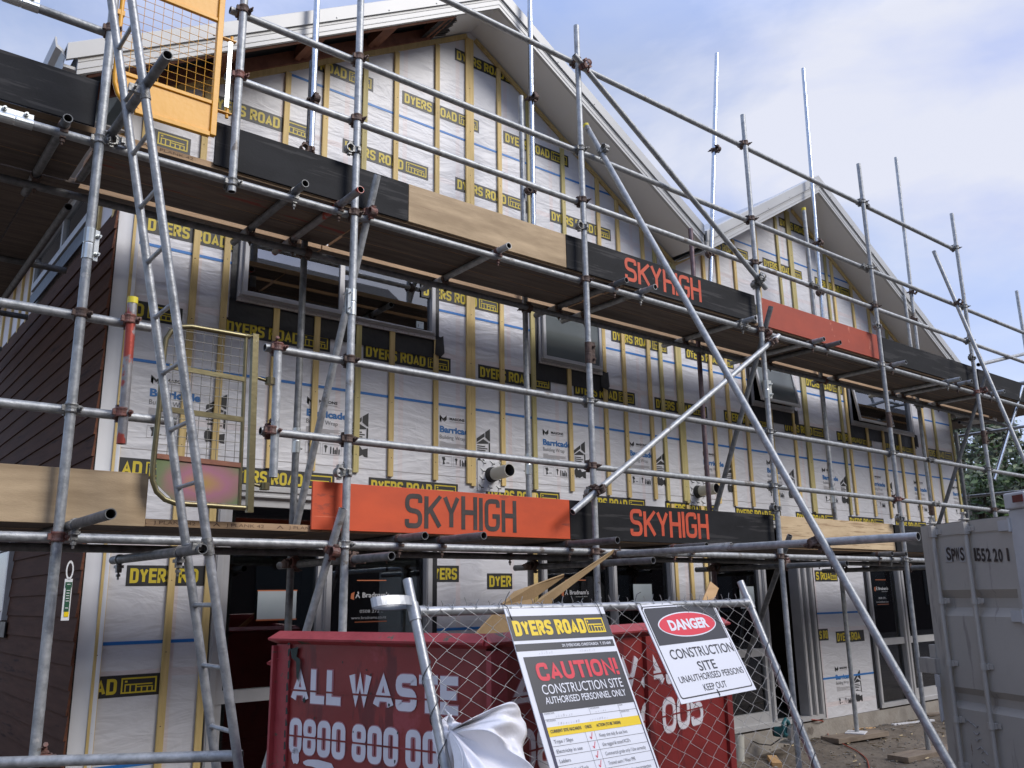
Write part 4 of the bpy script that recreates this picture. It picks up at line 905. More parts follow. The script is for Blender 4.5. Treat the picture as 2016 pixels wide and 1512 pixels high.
# ---- braces and rakers
def brace(A, B, m='tube', ends=True, n='brace'):
    o = tube(n, A, B, m); return o
A, B = V(4.765, 4.66, 3.58), V(4.765, 2.36, -.885); d = (B-A).normalized()
rk = brace(A-d*.37, B+d*1.12, 'tube', n='raker'); coupler(rk, A-d*.0, d, X_, 1); coupler(rk, V(4.765, 3.03, .29), d, Y_, 1, 'cl_rust')
cp = MB(); cp.rod(A-d*.372, A-d*.345, .0262, 16); cp.build('end_cap', 'cap', rk)
A, B = onX(1883, 598, 11.08), onX(2016, 905, 11.08); d = (B-A).normalized(); rk2 = brace(A-d*.80, A+d*(5.3), 'tube', n='raker'); coupler(rk2, A, d, X_, 1)
b1 = brace(onY(1130, 108, 4.648), onY(1508, 568, 4.648)); coupler(b1, onY(1148, 130, 4.648), (1, 0, -1.1), X_, 1, 'cl_red'); coupler(b1, onY(1492, 548, 4.648), (1, 0, -1.1), Z_, 1)
b2 = brace(onY(1127, 1008, 4.640), onY(1533, 661, 4.648), 'tube'); coupler(b2, onY(1174, 965, 4.64), (1, 0, .75), Z_, 1, 'cl_rust'); coupler(b2, onY(1516, 674, 4.648), (1, 0, .75), Z_, 1, 'cl_rust')
for A, B, m in ((onY(743, 345, 4.655), onY(584, 1030, 5.44), 'tube'), (onY(1518, 603, 4.655), onY(1408, 1006, 5.44), 'tube_dark'), (onY(1943, 730, 4.655), onY(1849, 1028, 5.44), 'tube_dark'),
                (onY(675, 1001, 4.655), onY(604, 1240, 4.9), 'tube'), (onY(1555, 1054, 4.655), onY(1469, 1300, 5.44), 'tube_dark')):
    d = (B-A).normalized(); o = brace(A, B+(d*1.0 if A.z < 1 else d*.05), m); coupler(o, A+d*.25, d, X_, 1, 'cl_red'); 
# ---- the run along the left side of the house and the return at the right end
for x, y in ((.20, 8.4), (1.0, 8.4), (-2.0, OY)): tube('standard', (x, y, GZ+.04), (x, y, 4.3), 'tube_dark')
for y in (6.95, 8.35, 9.6): o = tube('transom', (-.3, y, UL+.02), (1.30, y, UL+.02), 'tube_dark'); 
for x in (.25, 1.02): tube('ledger', (x, 5.6, UL-.04), (x, 10.2, UL-.04), 'tube_dark')
for y in (5.2, 9.0): tube('standard', (14.55, y, GZ+.04), (14.55, y, 4.6), 'tube')
tube('standard', (11.62, IY-.35, GZ+.04), (11.62, IY-.35, 2.0), 'tube_dark')
for z in (UL, UR[0], LR[1]): tube('guard_rail' if z != UL else 'ledger', (14.5, 4.4, z), (14.5, 10.5, z), 'tube')
for y in (5.9, 7.2, 8.6): tube('transom', (13.5, y, UL+.04), (14.9, y, UL+.04), 'tube_dark')
tube('brace', onY(1926, 718, 4.66), onX(2045, 690, 14.55)); tube('brace', onX(2013, 760, 13.0), onX(1955, 930, 12.2)+V(0, 0, -.1), 'tube_new')
tube('guard_rail', (13.55, 8.6, .9), (18.5, 8.3, 1.1), 'tube_dark')

# ---- decks: every plank and every toe board can be lifted off, so each is a thing
def plank(x0, x1, y0, y1, z0, h, label, under=None, txt=None, axis='x'):
    b = MB(); sag = random.uniform(-.002, .002); ms = [1 if under else 0, 0, 2, 2, 2, 2]
    b.hexa([(x0, y0, z0), (x1, y0, z0+sag), (x1, y1, z0+sag), (x0, y1, z0), (x0, y0, z0+h), (x1, y0, z0+h+sag), (x1, y1, z0+h+sag), (x0, y1, z0+h)], ms)
    for t in txt or ():
        b.text('J PLANK 42', (t, y0-.0008, z0+.012), X_, Z_, .017, .22, 0, 3); b.flat([(0, 0), (.022, .02), (.044, 0), (.036, 0), (.022, .012), (.008, 0)], (t-.075, y0-.0008, z0+.011), X_, Z_, 3)
    o = b.build('scaffold_plank', ['plank', 'plank_red', 'plank_edge', 'wood_text'], bevel=.003, loc=((x0+x1)/2, (y0+y1)/2, z0))
    tag(o, label, 'plank', 'planks of the scaffold decks'); return o
rowsY = ((4.795, 5.018, 'outer'), (5.024, 5.248, 'middle'), (5.254, 5.478, 'inner'))
ub = [(-2.1, .98, 'left of the yellow gate'), (1.0, 2.70, 'under the yellow gate'), (2.71, 5.07, 'behind the plain plywood toe board'), (5.08, 7.90, 'behind the black board with orange letters'), (7.91, 10.80, 'behind the blank orange toe board'), (10.81, 14.0, 'behind the right end black toe board')]
for i, (a, b, where) in enumerate(ub):
    for j, (y0, y1, r) in enumerate(rowsY):
        dx = random.uniform(-.02, .02) if i not in (0,) else 0
        plank(a+max(dx, 0), b+min(dx, 0), y0, y1, UL+.0745, .038, f'weathered upper deck plank, {r} row, {where}' + (', red paint underneath' if (i, j) == (1, 1) else ''), (i, j) == (1, 1), (1.28,) if (i, j) == (1, 0) else None)
for i, (a, b, where) in enumerate(ub[1:]):
    plank(a, b, 5.545, 5.74, UL+.0745, .042, f'upper inside board beyond the inner standards, {where}')
lb = [(-2.1, 1.395, 'behind the left plywood toe board'), (1.40, 2.40, 'below the gold gate'), (2.41, 4.40, 'behind the orange lettered board'), (4.41, 6.90, 'behind the lower black lettered board'), (6.91, 9.05, 'behind the figured plywood board'), (9.06, 12.0, 'behind the last lower black board')]
for i, (a, b, where) in enumerate(lb):
    for j, (y0, y1, r) in enumerate(rowsY):
        plank(a, b, y0, y1, LL+.0745, .038, f'lower deck plank, {r} row, {where}', False, (1.44, 1.83, 2.2) if (i, j) == (1, 0) else None)
for i in range(4):
    x0 = .13+.232*i; b = MB(); b.box(x0, x0+.226, 5.50 if x0 < 1.2 else 5.5, 10.3, UL+.0745, UL+.1125)
    tag(b.build('scaffold_plank', ['plank'], bevel=.003, loc=(x0, 7, UL)), f'dark upper side deck plank running back along the brown wall, {("farthest from", "second farthest from", "second nearest", "nearest")[i]} the weatherboards', 'plank', 'planks of the scaffold decks')
for i in range(3):
    x0 = 13.72+.232*i; b = MB(); b.box(x0, x0+.226, 5.5, 10.0, UL+.1, UL+.138)
    tag(b.build('scaffold_plank', ['plank'], bevel=.003, loc=(x0, 7, UL)), f'dark plank of the return deck past the right house corner, {("nearest", "second nearest", "farthest from")[i]} the wall', 'plank', 'planks of the scaffold decks')
def toe(x0, x1, z0, h, m, label, words=None, y=4.774, tm='paint_orange', chips=None):
    b = MB(); b.box(x0, x1, y, y+.017, z0, z0+h)
    o = b.build('toe_board', m, bevel=.002, loc=((x0+x1)/2, y, z0)); tag(o, label, 'toe board', 'toe boards along the scaffold decks')
    if words:
        wx0, wx1, wz0, wz1 = words; t = MB(); x = wx0; L = wx1-wx0
        # hand stencilled: each letter a little off
        block_text(t, 'SKYHIGH', (x, y-.0015, wz0), X_, Z_, wz1-wz0, L, .032, 0, .48, jit=lambda: random.uniform(-.004, .004))
        t.build('lettering', tm, o)
    return o
zu, zl = 2.521, .402
toe(-1.3, .945, 2.515, .275, 'board_black', 'scuffed black toe board at top left under the sky', y=4.732)
toe(1.615, 2.965, zu, .28, 'board_black', 'plain black toe board right of the yellow gate')
toe(2.97, 4.435, zu, .28, 'ply', 'plain unpainted plywood toe board on the upper deck')
a, b = onY(1240, 587, 4.77), onY(1388, 560, 4.77)
toe(4.44, 6.905, zu, .285, 'board_black', 'black upper toe board with orange SKYHIGH letters', (5.10, 6.09, 2.565, 2.775))
toe(6.99, 9.20, zu, .285, 'board_orange_faded', 'faded orange toe board without letters on the upper deck')
toe(9.285, 11.55, zu, .28, 'board_black', 'blank black upper toe board right of the orange one', y=4.776)
toe(11.66, 13.9, zu-.01, .28, 'board_black', 'black toe board at the far right end of the upper deck')
toe(-1.2, 1.392, .385, .275, 'ply', 'grainy plywood toe board at lower left beside the ladder')
toe(2.33, 4.385, zl, .285, 'board_orange', 'bright orange toe board with big black SKYHIGH letters', (2.97, 3.88, .435, .655), tm='paint_black', y=4.772)
toe(4.39, 6.90, zl, .285, 'board_black', 'lower black toe board with orange SKYHIGH letters', (5.02, 5.97, .445, .655))
toe(6.985, 9.03, zl+.01, .275, 'ply_figure', 'figured plywood toe board near the grey container')
toe(9.06, 12.0, zl, .28, 'board_black', 'lower black toe board behind the container top', y=4.776)

# ================================================================== ladder
def ladder():
    k = .2107; X = lambda z: .93+k*(2.92-z)
    o = thing('ladder', (X(GZ), 4.26, GZ), 'worn galvanised steel ladder leaning along the left end of the scaffold', 'ladder')
    for y in (4.12, 4.41):
        b = MB(); b.tube((X(GZ), y, GZ), (X(3.75), y, 3.75), .0215, 18, 0, 1); s = b.build('stile', ['ladder', 'tube_in'], o)
    z = GZ+.22
    rz = [3.36*.93+.02]
    z0 = 1.40
    for i in range(-11, 9):
        z = z0+i*.283
        if not GZ+.1 < z < 3.7: continue
        b = MB(); b.rod((X(z), 4.13, z), (X(z), 4.40, z), .011, 8); b.rod((X(z), 4.135, z), (X(z), 4.150, z), .016, 8, 0, .011); b.rod((X(z), 4.395, z), (X(z), 4.378, z), .016, 8, 0, .011); b.build('rung', 'ladder', o)
    for z, y in ((2.45, 4.12), (.25, 4.12)):
        b = MB(); d = V(-k, 0, 1).normalized(); b.rod(V(X(z), y, z)-d*.04, V(X(z), y, z)+d*.04, .0265, 14); b.box(X(z)-.075, X(z)-.015, y-.012, y+.012, z-.02, z+.02); b.rod((X(z)-.05, y-.04, z), (X(z)-.05, y+.03, z), .006, 6); b.build('ladder_clamp', 'cl_grey', o)
ladder()

# ================================================================== gates
def yellow_gate():
    y = 4.70; x0, x1, z0, z1 = 1.00, 1.585, 2.655, 3.80
    o = thing('safety_gate', (x1, y, z0), 'yellow painted safety gate with wire mesh at the top of the ladder', 'gate')
    f = MB(); f.box(x1-.035, x1, y-.018, y+.018, z0, z1)
    f.beam((1.13, y, z0+.004), (x1-.035, y, z0+.004), .030, .030); f.beam((x0+.03, y, z1-.015), (x1-.035, y, z1-.015), .03, .03)
    f.sweep([(x0+.012, y, z1), (x0+.012, y, 2.84), (x0+.016, y, 2.79), (x0+.035, y, 2.735), (x0+.075, y, 2.685), (1.13, y, z0+.004)], .0135, 10)
    f.beam((x0+.03, y, 2.865), (x1-.035, y, 2.865), .024, .024); f.beam((x0+.03, y, 3.425), (x1-.035, y, 3.425), .024, .024)
    f.build('gate_frame', 'ygate', o, bevel=.003)
    for zz, zt in ((z0+.022, 2.853), (3.437, z1-.03)):
        b = MB(); poly = [(x0+.16 if zz < 3 else x0+.03, zz), (x1-.035, zz), (x1-.035, zt), (x0+.03, zt)]+([(x0+.03, zz+.11), (x0+.06, zz+.06)] if zz < 3 else [])
        b.prism([(p_[0], p_[1]) for p_ in poly], (0, y-.002, 0), X_, Z_, Y_*.004); b.build('sheet_panel', 'ygate', o)
    m = MB()
    for i in range(1, 10): x = x0+.03+i*.052; m.rod((x, y, 2.875), (x, y, 3.415), .0016, 5, 0, None, False)
    for i in range(1, 11): z = 2.875+i*.049; m.rod((x0+.02, y-.004, z), (x1-.035, y-.004, z), .0016, 5, 0, None, False)
    m.build('wire_mesh', 'ygate', o)
    for z in (3.32, 2.83): h = MB(); h.beam((x1, y, z), (x1+.085, y, z), .03, .006); h.rod((x1+.06, y, z-.03), (x1+.06, y, z+.03), .010, 8); h.build('hinge', 'ygate', o)
    h = MB(); h.box(x1+.035, x1+.060, y-.022, y-.016, 2.86, 3.30); h.build('spring_plate', 'zinc', o)
    h = MB(); h.box(x0-.035, x0+.03, y-.012, y+.012, 3.215, 3.245); h.build('latch', 'ygate', o)
yellow_gate()
def gold_gate():
    y = 4.70; L, R, zb, zt = 1.385, 1.865, .505, 1.478
    o = thing('safety_gate', (R, y, zb), 'gold passivated mesh gate with an iridescent kick plate, half behind the ladder', 'gate')
    f = MB(); r = .0145
    f.sweep([(R, y, zt), (1.53, y, zt), (1.47, y, zt-.012), (1.425, y, zt-.045), (1.40, y, zt-.095), (1.395, y, zt-.16), (L+.008, y, 1.0), (L, y, .68), (L+.006, y, .615), (L+.03, y, .56), (L+.075, y, .522), (L+.13, y, zb), (R+.03, y, zb-.006)], r, 12)
    f.rod((R-.005, y, zb), (R-.022, y, zt), .011, 10)
    f.build('gate_frame', 'gold', o)
    s = MB(); s.beam((R+.055, y, zb-.03), (R+.03, y, zt+.02), .035, .035, (1, 0, 0)); s.beam((R-.03, y, zt), (R+.045, y, zt+.012), .03, .006); s.build('hinge_post', 'gold', o)
    s = MB(); s.beam((1.43, y, 1.235), (R-.015, y, 1.222), .02, .026); s.beam((1.405, y, 1.0), (R-.012, y, .99), .02, .028); s.build('cross_bar', 'gold', o)
    m = MB()
    for i in range(1, 9): x = 1.40+i*.052; m.rod((x, y, .74), (x-.004, y, zt-.02), .0018, 5, 0, None, False)
    for i in range(1, 15): z = .76+i*.049; m.rod((1.40, y-.003, z), (R-.01, y-.003, z), .0018, 5, 0, None, False)
    m.build('wire_mesh', 'mesh_grey', o)
    b = MB(); b.prism([(1.40, .742), (1.41, .60), (1.50, .522), (R-.012, .516), (R-.012, .725)], (0, y-.002, 0), X_, Z_, Y_*.004); b.build('kick_plate', 'irid', o)
    b = MB(); b.beam((1.40, y, .745), (R-.01, y, .732), .02, .026); b.build('cross_bar', 'wood_red', o)
    for z in (1.245, .635): h = MB(); h.rod((R+.05, y, z), (2.0, y+.005, z-.012), .0095, 8); h.rod((2.0, y, z-.03), (2.0, y, z+.01), .028, 10); h.build('hinge', 'gold', o)
gold_gate()
def scaf_tag():
    o = thing('inspection_tag', (1.015, 4.62, .07), 'white and green scaffold inspection tag hanging from a coupler', 'tag')
    b = MB(); y = 4.60; x0, x1 = 1.000, 1.034; n = 10
    pts = [(x0, -.075), (x1-.004, -.075), (x1, .17)]+[((x0+x1)/2+.026*math.cos(math.pi*i/n), .175+.028*math.sin(math.pi*i/n)) for i in range(n+1)]
    hole = [((x0+x1)/2+.016*math.cos(2*math.pi*i/n), .155+.034*math.sin(2*math.pi*i/n)) for i in range(n)]
    b.prism([(x0, -.075), (x1, -.075), (x1, .115), (x0, .115)], (0, y, 0), X_, Z_, Y_*.005)
    for i in range(14):
        t0, t1 = 2*math.pi*i/14, 2*math.pi*(i+1)/14
        P = lambda t, rx, rz: (x0+.017+rx*.64*math.cos(t), y, .155+rz*math.sin(t))
        b.face([P(t0, .0265, .045), P(t1, .0265, .045), P(t1, .017, .034), P(t0, .017, .034)], 0)
    b.build('tag_holder', 'tag_white', o)
    b = MB(); b.box(x0+.008, x1-.005, y-.003, y-.0005, -.035, .095, 0); b.box(x0+.010, x1-.004, y-.003, y-.0005, -.058, -.036, 1); b.box(x0+.004, x1-.002, y-.004, y-.0005, .075, .1, 0)
    for z in (.088, .060, .048, .036, .024, .012, -.02): b.box(x0+.011, x1-.009, y-.0045, y-.004, z, z+.003, 2)
    b.build('tag_insert', ['tag_green', 'sign_yellow', 'tag_white'], o)
scaf_tag()

# ================================================================== waste bin
def onP(px, py, P, n): d = Vector(ray(px, py)); return d*(Vector(P).dot(n)/d.dot(n))
def bin_():
    ang = R_(15); zt = -.127; C0 = V(1.965, 2.60, 0); a = V(-math.sin(ang), math.cos(ang), 0); b = V(math.cos(ang), math.sin(ang), 0)
    La, Lb = 1.13, 2.10; nL = b*-1; nR = a*-1       # outward normals of the end (left) and long (right) faces
    o = thing('waste_bin', tuple(C0+Z_*GZ), 'battered dark red steel waste bin with white sprayed ALL WASTE lettering', 'bin')
    H = zt-GZ; PL = C0+a*La; PR = C0+b*Lb; PB = PL+b*Lb
    def wall(name, P, U, n, L, dz=0., extra=None):
        w = MB(); t = .03
        if extra: w.add(extra)
        w.obox(P+n*-t+Z_*(GZ+.05), U*L, n*t, Z_*(H-.06+dz))
        return w.build(name, ['bin', 'bin_chip'], o)
    chips = m = MB()
    for zz in range(30):
        z0 = GZ+.1+zz*.046
        if random.random() < .8: m.flat([(0, 0), (.008+.008*random.random(), .004), (.012*random.random()+.006, .02+.018*random.random()), (0, .03)], PL+nL*.0118+Z_*z0-a*(.070+.008*random.random()), a*-1, Z_, 1)
    for k in range(26):
        u, z = random.uniform(.1, 1.1), random.uniform(-1.0, -.2); r = random.uniform(.003, .011)
        m.flat([(r*math.cos(t)*random.uniform(.5, 1.2), r*1.3*math.sin(t)*random.uniform(.5, 1.2)) for t in [i*math.pi/4 for i in range(8)]], PL+nL*.0042-a*u+Z_*z, a*-1, Z_, 1)
    m.flat([(.09, -.20), (.14, -.19), (.13, -.23), (.155, -.24), (.15, -.33), (.135, -.31), (.13, -.25), (.10, -.235)], PL+nL*.0125, a*-1, V(0, 0, 1), 1)
    wl_ = wall('side_panel', PL, a*-1, nL, La, 0., chips)
    wr_ = wall('side_panel', C0, b, nR, Lb)
    wall('side_panel', PB, b*-1, a, Lb, -.10); wall('side_panel', PR, a, b, La, -.10)
    f = MB(); f.hexa([PL+Z_*(GZ+.06), C0+Z_*(GZ+.06), PR+Z_*(GZ+.06), PB+Z_*(GZ+.06), PL+Z_*(GZ+.09), C0+Z_*(GZ+.09), PR+Z_*(GZ+.09), PB+Z_*(GZ+.09)]); f.build('bin_floor', 'bin', o)
    # sloping lip round the top
    def rim(P, Q, n, d0, d1, dz=0.):
        m = MB(); U = (Q-P).normalized()
        prof = [(-.05, -.004), (-.002, 0), (.034, -.030), (.032, -.038), (.0, -.054), (-.05, -.05)]
        rows = [[E+n*x+U*(s_*max(x, 0)*q)+Z_*(zt+z+dz) for x, z in prof] for E, s_, q in ((P, -1, d0), (Q, 1, d1))]
        m.grid(rows, 0, False, True); m.face(rows[0]); m.face(rows[1][::-1]); m.build('rim', 'bin_rim', o)
    rim(PL, C0, nL, 1, .27); rim(C0, PR, nR, 1, 1); rim(PR, PB, b, 1, 1, -.10); rim(PB, PL, a, 1, 1, -.10)
    # edge flange at the far corner and the folded corner post at the near one
    m = MB(); m.obox(PL+nL*.001+Z_*(GZ+.03), a*-.085, nL*.010, Z_*(H-.085)); m.obox(PL+a*.004+nL*.0+Z_*(GZ+.03), a*-.012, nL*.035, Z_*(H-.09)); m.build('edge_flange', 'bin_rim', o)
    m = MB(); m.obox(C0+nR*.0+Z_*(GZ+.03), b*.095, nR*.022, Z_*(H-.09)); m.build('corner_post', 'bin_rim', o)
    m = MB(); m.obox(PR+b*-.05+Z_*(GZ+.03), b*.07, nR*.018, Z_*(H-.09)); m.build('corner_post', 'bin', o)
    for u in (1.17,): m = MB(); m.obox(C0+b*u+Z_*(GZ+.05), b*.06, nR*.02, Z_*(H-.11)); m.build('stiffener', 'bin', o)
    # sprayed lettering
    def spray(par, P, U, n, s, p0, p1, ptop, stencil, bo=.235):
        A, B, T = onP(*p0, P, n), onP(*p1, P, n), onP(*ptop, P, n)
        u0, u1 = (A-P).dot(U), (B-P).dot(U); z = A.z; h = T.z-A.z
        m = MB(); O = P+U*u0+n*.0030; O.z = z
        block_text(m, s, O-U*.004-Z_*.004+n*-.0012, U, Z_, h+.008, u1-u0+.008, h*bo+.009, 1, .30-.05, {'S': 1.25, 'A': 1.25, ' ': .4}); block_text(m, s, O, U, Z_, h, u1-u0, h*bo, 0, .36, {'S': 1.25, 'A': 1.25, ' ': .4})
        for q in stencil:
            O2 = P+U*(u0-.01)+n*.0042; O2.z = z+h*q; m.flat([(0, 0), (u1-u0+.02, 0), (u1-u0+.02, .007), (0, .007)], O2, U, Z_, 2)
        m.build('lettering', ['spray', 'spray_soft', 'bin'], par)
    k = lambda x, y: (520+x/4.48, 1200+y/4.48)
    spray(wl_, PL, a*-1, nL, 'ALL WASTE', k(240, 812), k(1715, 955), k(315, 522), (.33,))
    spray(wl_, PL, a*-1, nL, '0800 800 005', k(222, 1262), k(1700, 1430), k(260, 955), (.47,), .185)
    c3 = lambda x, y: (1240+x/4.0643, 1140+y/4.0643)
    spray(wr_, C0, b, nR, 'ALL WASTE', (1000, 1408), (1420, 1340), (1000, 1319), (.33,))
    spray(wr_, C0, b, nR, '0800 800 005', (1010, 1533), c3(600, 1335), (1010, 1440), (.47,), .185)
    m = MB(); random.seed(3)
    q1, q2 = onP(574, 1505, PL, nL), onP(596, 1503, PL, nL)
    for u0, z0, w_, h_ in (((q1-PL).dot(a*-1), q1.z, .050, .070), ((q2-PL).dot(a*-1), q2.z-.010, .19, .034)):
        pts = [(w_*.5+w_*.5*math.cos(t)*random.uniform(.75, 1.1), h_*.5+h_*.5*math.sin(t)*random.uniform(.75, 1.1)) for t in [i*math.pi/8 for i in range(16)]]
        m.flat(pts, PL-a*u0+nL*.003+Z_*z0, a*-1, Z_)
    m.build('paint_smear', 'spray', wl_)
bin_()
def sheetpoly(name, pts, th, m, label, cat):
    """a stiff sheet: px, py, depth plane for each corner"""
    P = [onY(x, y, Y) for x, y, Y in pts]; n = (P[1]-P[0]).cross(P[2]-P[0]).normalized()
    b = MB(); Q = [p+n*th for p in P]; b.face(P); b.face(Q[::-1])
    for i in range(len(P)): j = (i+1) % len(P); b.face([P[i], Q[i], Q[j], P[j]])
    o = b.build(name, m, loc=P[0]); tag(o, label, cat); return o
sheetpoly('cardboard_sheet', [(925, 1262, 3.02), (990, 1190, 3.04), (1014, 1166, 3.07), (1050, 1153, 3.09), (1111, 1131, 3.14), (1110, 1136, 3.15), (1052, 1178, 3.10), (1040, 1262, 3.02)], .006, 'card', 'shorter torn cardboard flap standing in the red bin, left of the longer one', 'cardboard')
sheetpoly('cardboard_sheet', [(1010, 1262, 3.25), (1052, 1190, 3.26), (1068, 1175, 3.28), (1118, 1142, 3.31), (1210, 1082, 3.37), (1206, 1090, 3.37), (1088, 1182, 3.28), (1072, 1262, 3.25)], .006, 'card', 'long cardboard flap rising steeply out of the red bin to the deck tubes', 'cardboard')
b = MB(); A, B = onY(1406, 1152, 3.16), onY(1393, 1184, 3.14); d = (B-A).normalized(); b.beam(A, B+d*.62, .012, .060, (1, 0, .4)); tag(b.build('timber_offcut', 'offcut', loc=B+d*.62, bevel=.002), 'broken end of a pale timber board sticking up behind the danger sign', 'timber')

# ================================================================== chain link fence panel
LEAN = R_(22.5); FW = V(0, math.sin(LEAN), math.cos(LEAN)); FN = V(0, -math.cos(LEAN), math.sin(LEAN)); F0 = V(1.628, 2.55, -.044)
def fp(u, w_, d=0): return F0+X_*u+FW*w_+FN*d
WB = (GZ-F0.z)/FW.z
fence = thing('fence_panel', tuple(fp(.9, WB)), 'galvanised chain link fence panel leaning back against the red bin', 'fence')
def fence_():
    L = 1.815
    for u, t in ((0, .115), (L, .105)):
        b = MB(); b.tube(fp(u, WB), fp(u, t), .0165, 16, 0, 1, .003); b.rod(fp(u, -.03), fp(u, .03), .020, 14, 0); o = b.build('post', ['fence', 'tube_in'], fence)
        w_ = MB(); n = 150; w_.sweep([fp(u+.0195*math.cos(t_), -.16-1.25*i/n, .0195*math.sin(t_)) for i, t_ in ((i, i*2*math.pi*10.4/n) for i in range(n))], .0016, 5); w_.build('lacing_wire', 'wire_dark', o)
    b = MB(); b.rod(fp(.012, 0), fp(L-.012, 0), .0165, 16); b.rod(fp(.014, 0), fp(.05, 0), .021, 14, 0, .0175); b.rod(fp(L-.05, 0), fp(L-.014, 0), .0175, 14, 0, .021); b.build('top_rail', 'fence', fence)
    b = MB(); b.rod(fp(.012, WB+.08), fp(L-.012, WB+.08), .0165, 12); b.build('bottom_rail', 'fence', fence)
    # pressed loop on the left post that couples two panels
    b = MB(); n = 22; rows = []
    for i in range(n+1):
        t_ = 2*math.pi*i/n; u = -.075+.080*math.cos(t_); d = .026*math.sin(t_)
        rows.append([fp(u, .018, d), fp(u, .050, d), fp(u*.985-.001, .050, d*.82), fp(u*.985-.001, .018, d*.82), fp(u, .018, d)])
    b.grid(rows, 0, False); b.build('panel_clamp', 'fence', fence)
    b = MB(); p = .0505; hgt = .034; r = .00125
    nu = int((L-.04)/p); rows = int((-.03-WB-.1)/hgt)
    for i in range(nu+1):
        pts = []
        for j in range(rows+1):
            s_ = 1 if (j+i) % 2 else -1
            u = .02+i*p+s_*(p*.5+.0012)+.003*math.sin(j*.7+i*1.3); w_ = -j*hgt+.004*math.sin(i*1.9+j*.35)
            bow = -.004*math.sin(math.pi*u/L)*math.sin(min(1, j/12)*math.pi/2)
            pts.append(fp(min(max(u, .014), L-.014), w_, max(.004, .0195-.0035*j)+bow+.0014*s_))
        b.sweep(pts, r, 4, 0, False)
        u0 = .02+i*p; s0 = 1 if i % 2 else -1                              # twisted tails over the rail
        b.sweep([fp(u0-s0*.5*p, 0, .0215), fp(u0-s0*.30*p, .019, .012), fp(u0-s0*.2*p, .021, -.006), fp(u0-s0*.12*p, .004, -.019), fp(u0-s0*.06*p, .028, -.002), fp(u0+s0*.10*p, .040+.008*math.sin(i*5), .004)], r, 4, 0, False)
    b.build('chain_mesh', 'wire', fence)
fence_()

# ================================================================== signs
def frame_of(TL, U, W):
    U = Vector(U).normalized(); W = Vector(W); W = (W-U*W.dot(U)).normalized(); N_ = U.cross(W)
    return Vector(TL), U, W, N_
class Sign(MB):
    def __init__(s, TL, U, W): super().__init__(); s.TL, s.U, s.W, s.N = frame_of(TL, U, W); s.k = 0
    def P(s, u, w_, d=0): return s.TL+s.U*u+s.W*w_+s.N*d
    def rect(s, u0, u1, w0, w1, m, d=.0008): s.face([s.P(u0, w0, d), s.P(u1, w0, d), s.P(u1, w1, d), s.P(u0, w1, d)], m)
    def tx(s, t, u, w_, h, wd, m, bold=0., d=.0018, **k): s.text(t, s.P(u, w_, d), s.U, s.W, h, wd, bold, m, **k)
    def plate(s, w_, h, th=.0035, m=0): s.obox(s.P(0, 0, -th), s.U*w_, s.W*-h, s.N*th, m)
SM = ['sign_white', 'sign_black', 'sign_red', 'sign_yellow', 'sign_grey', 'sign_navy', 'sign_faint']
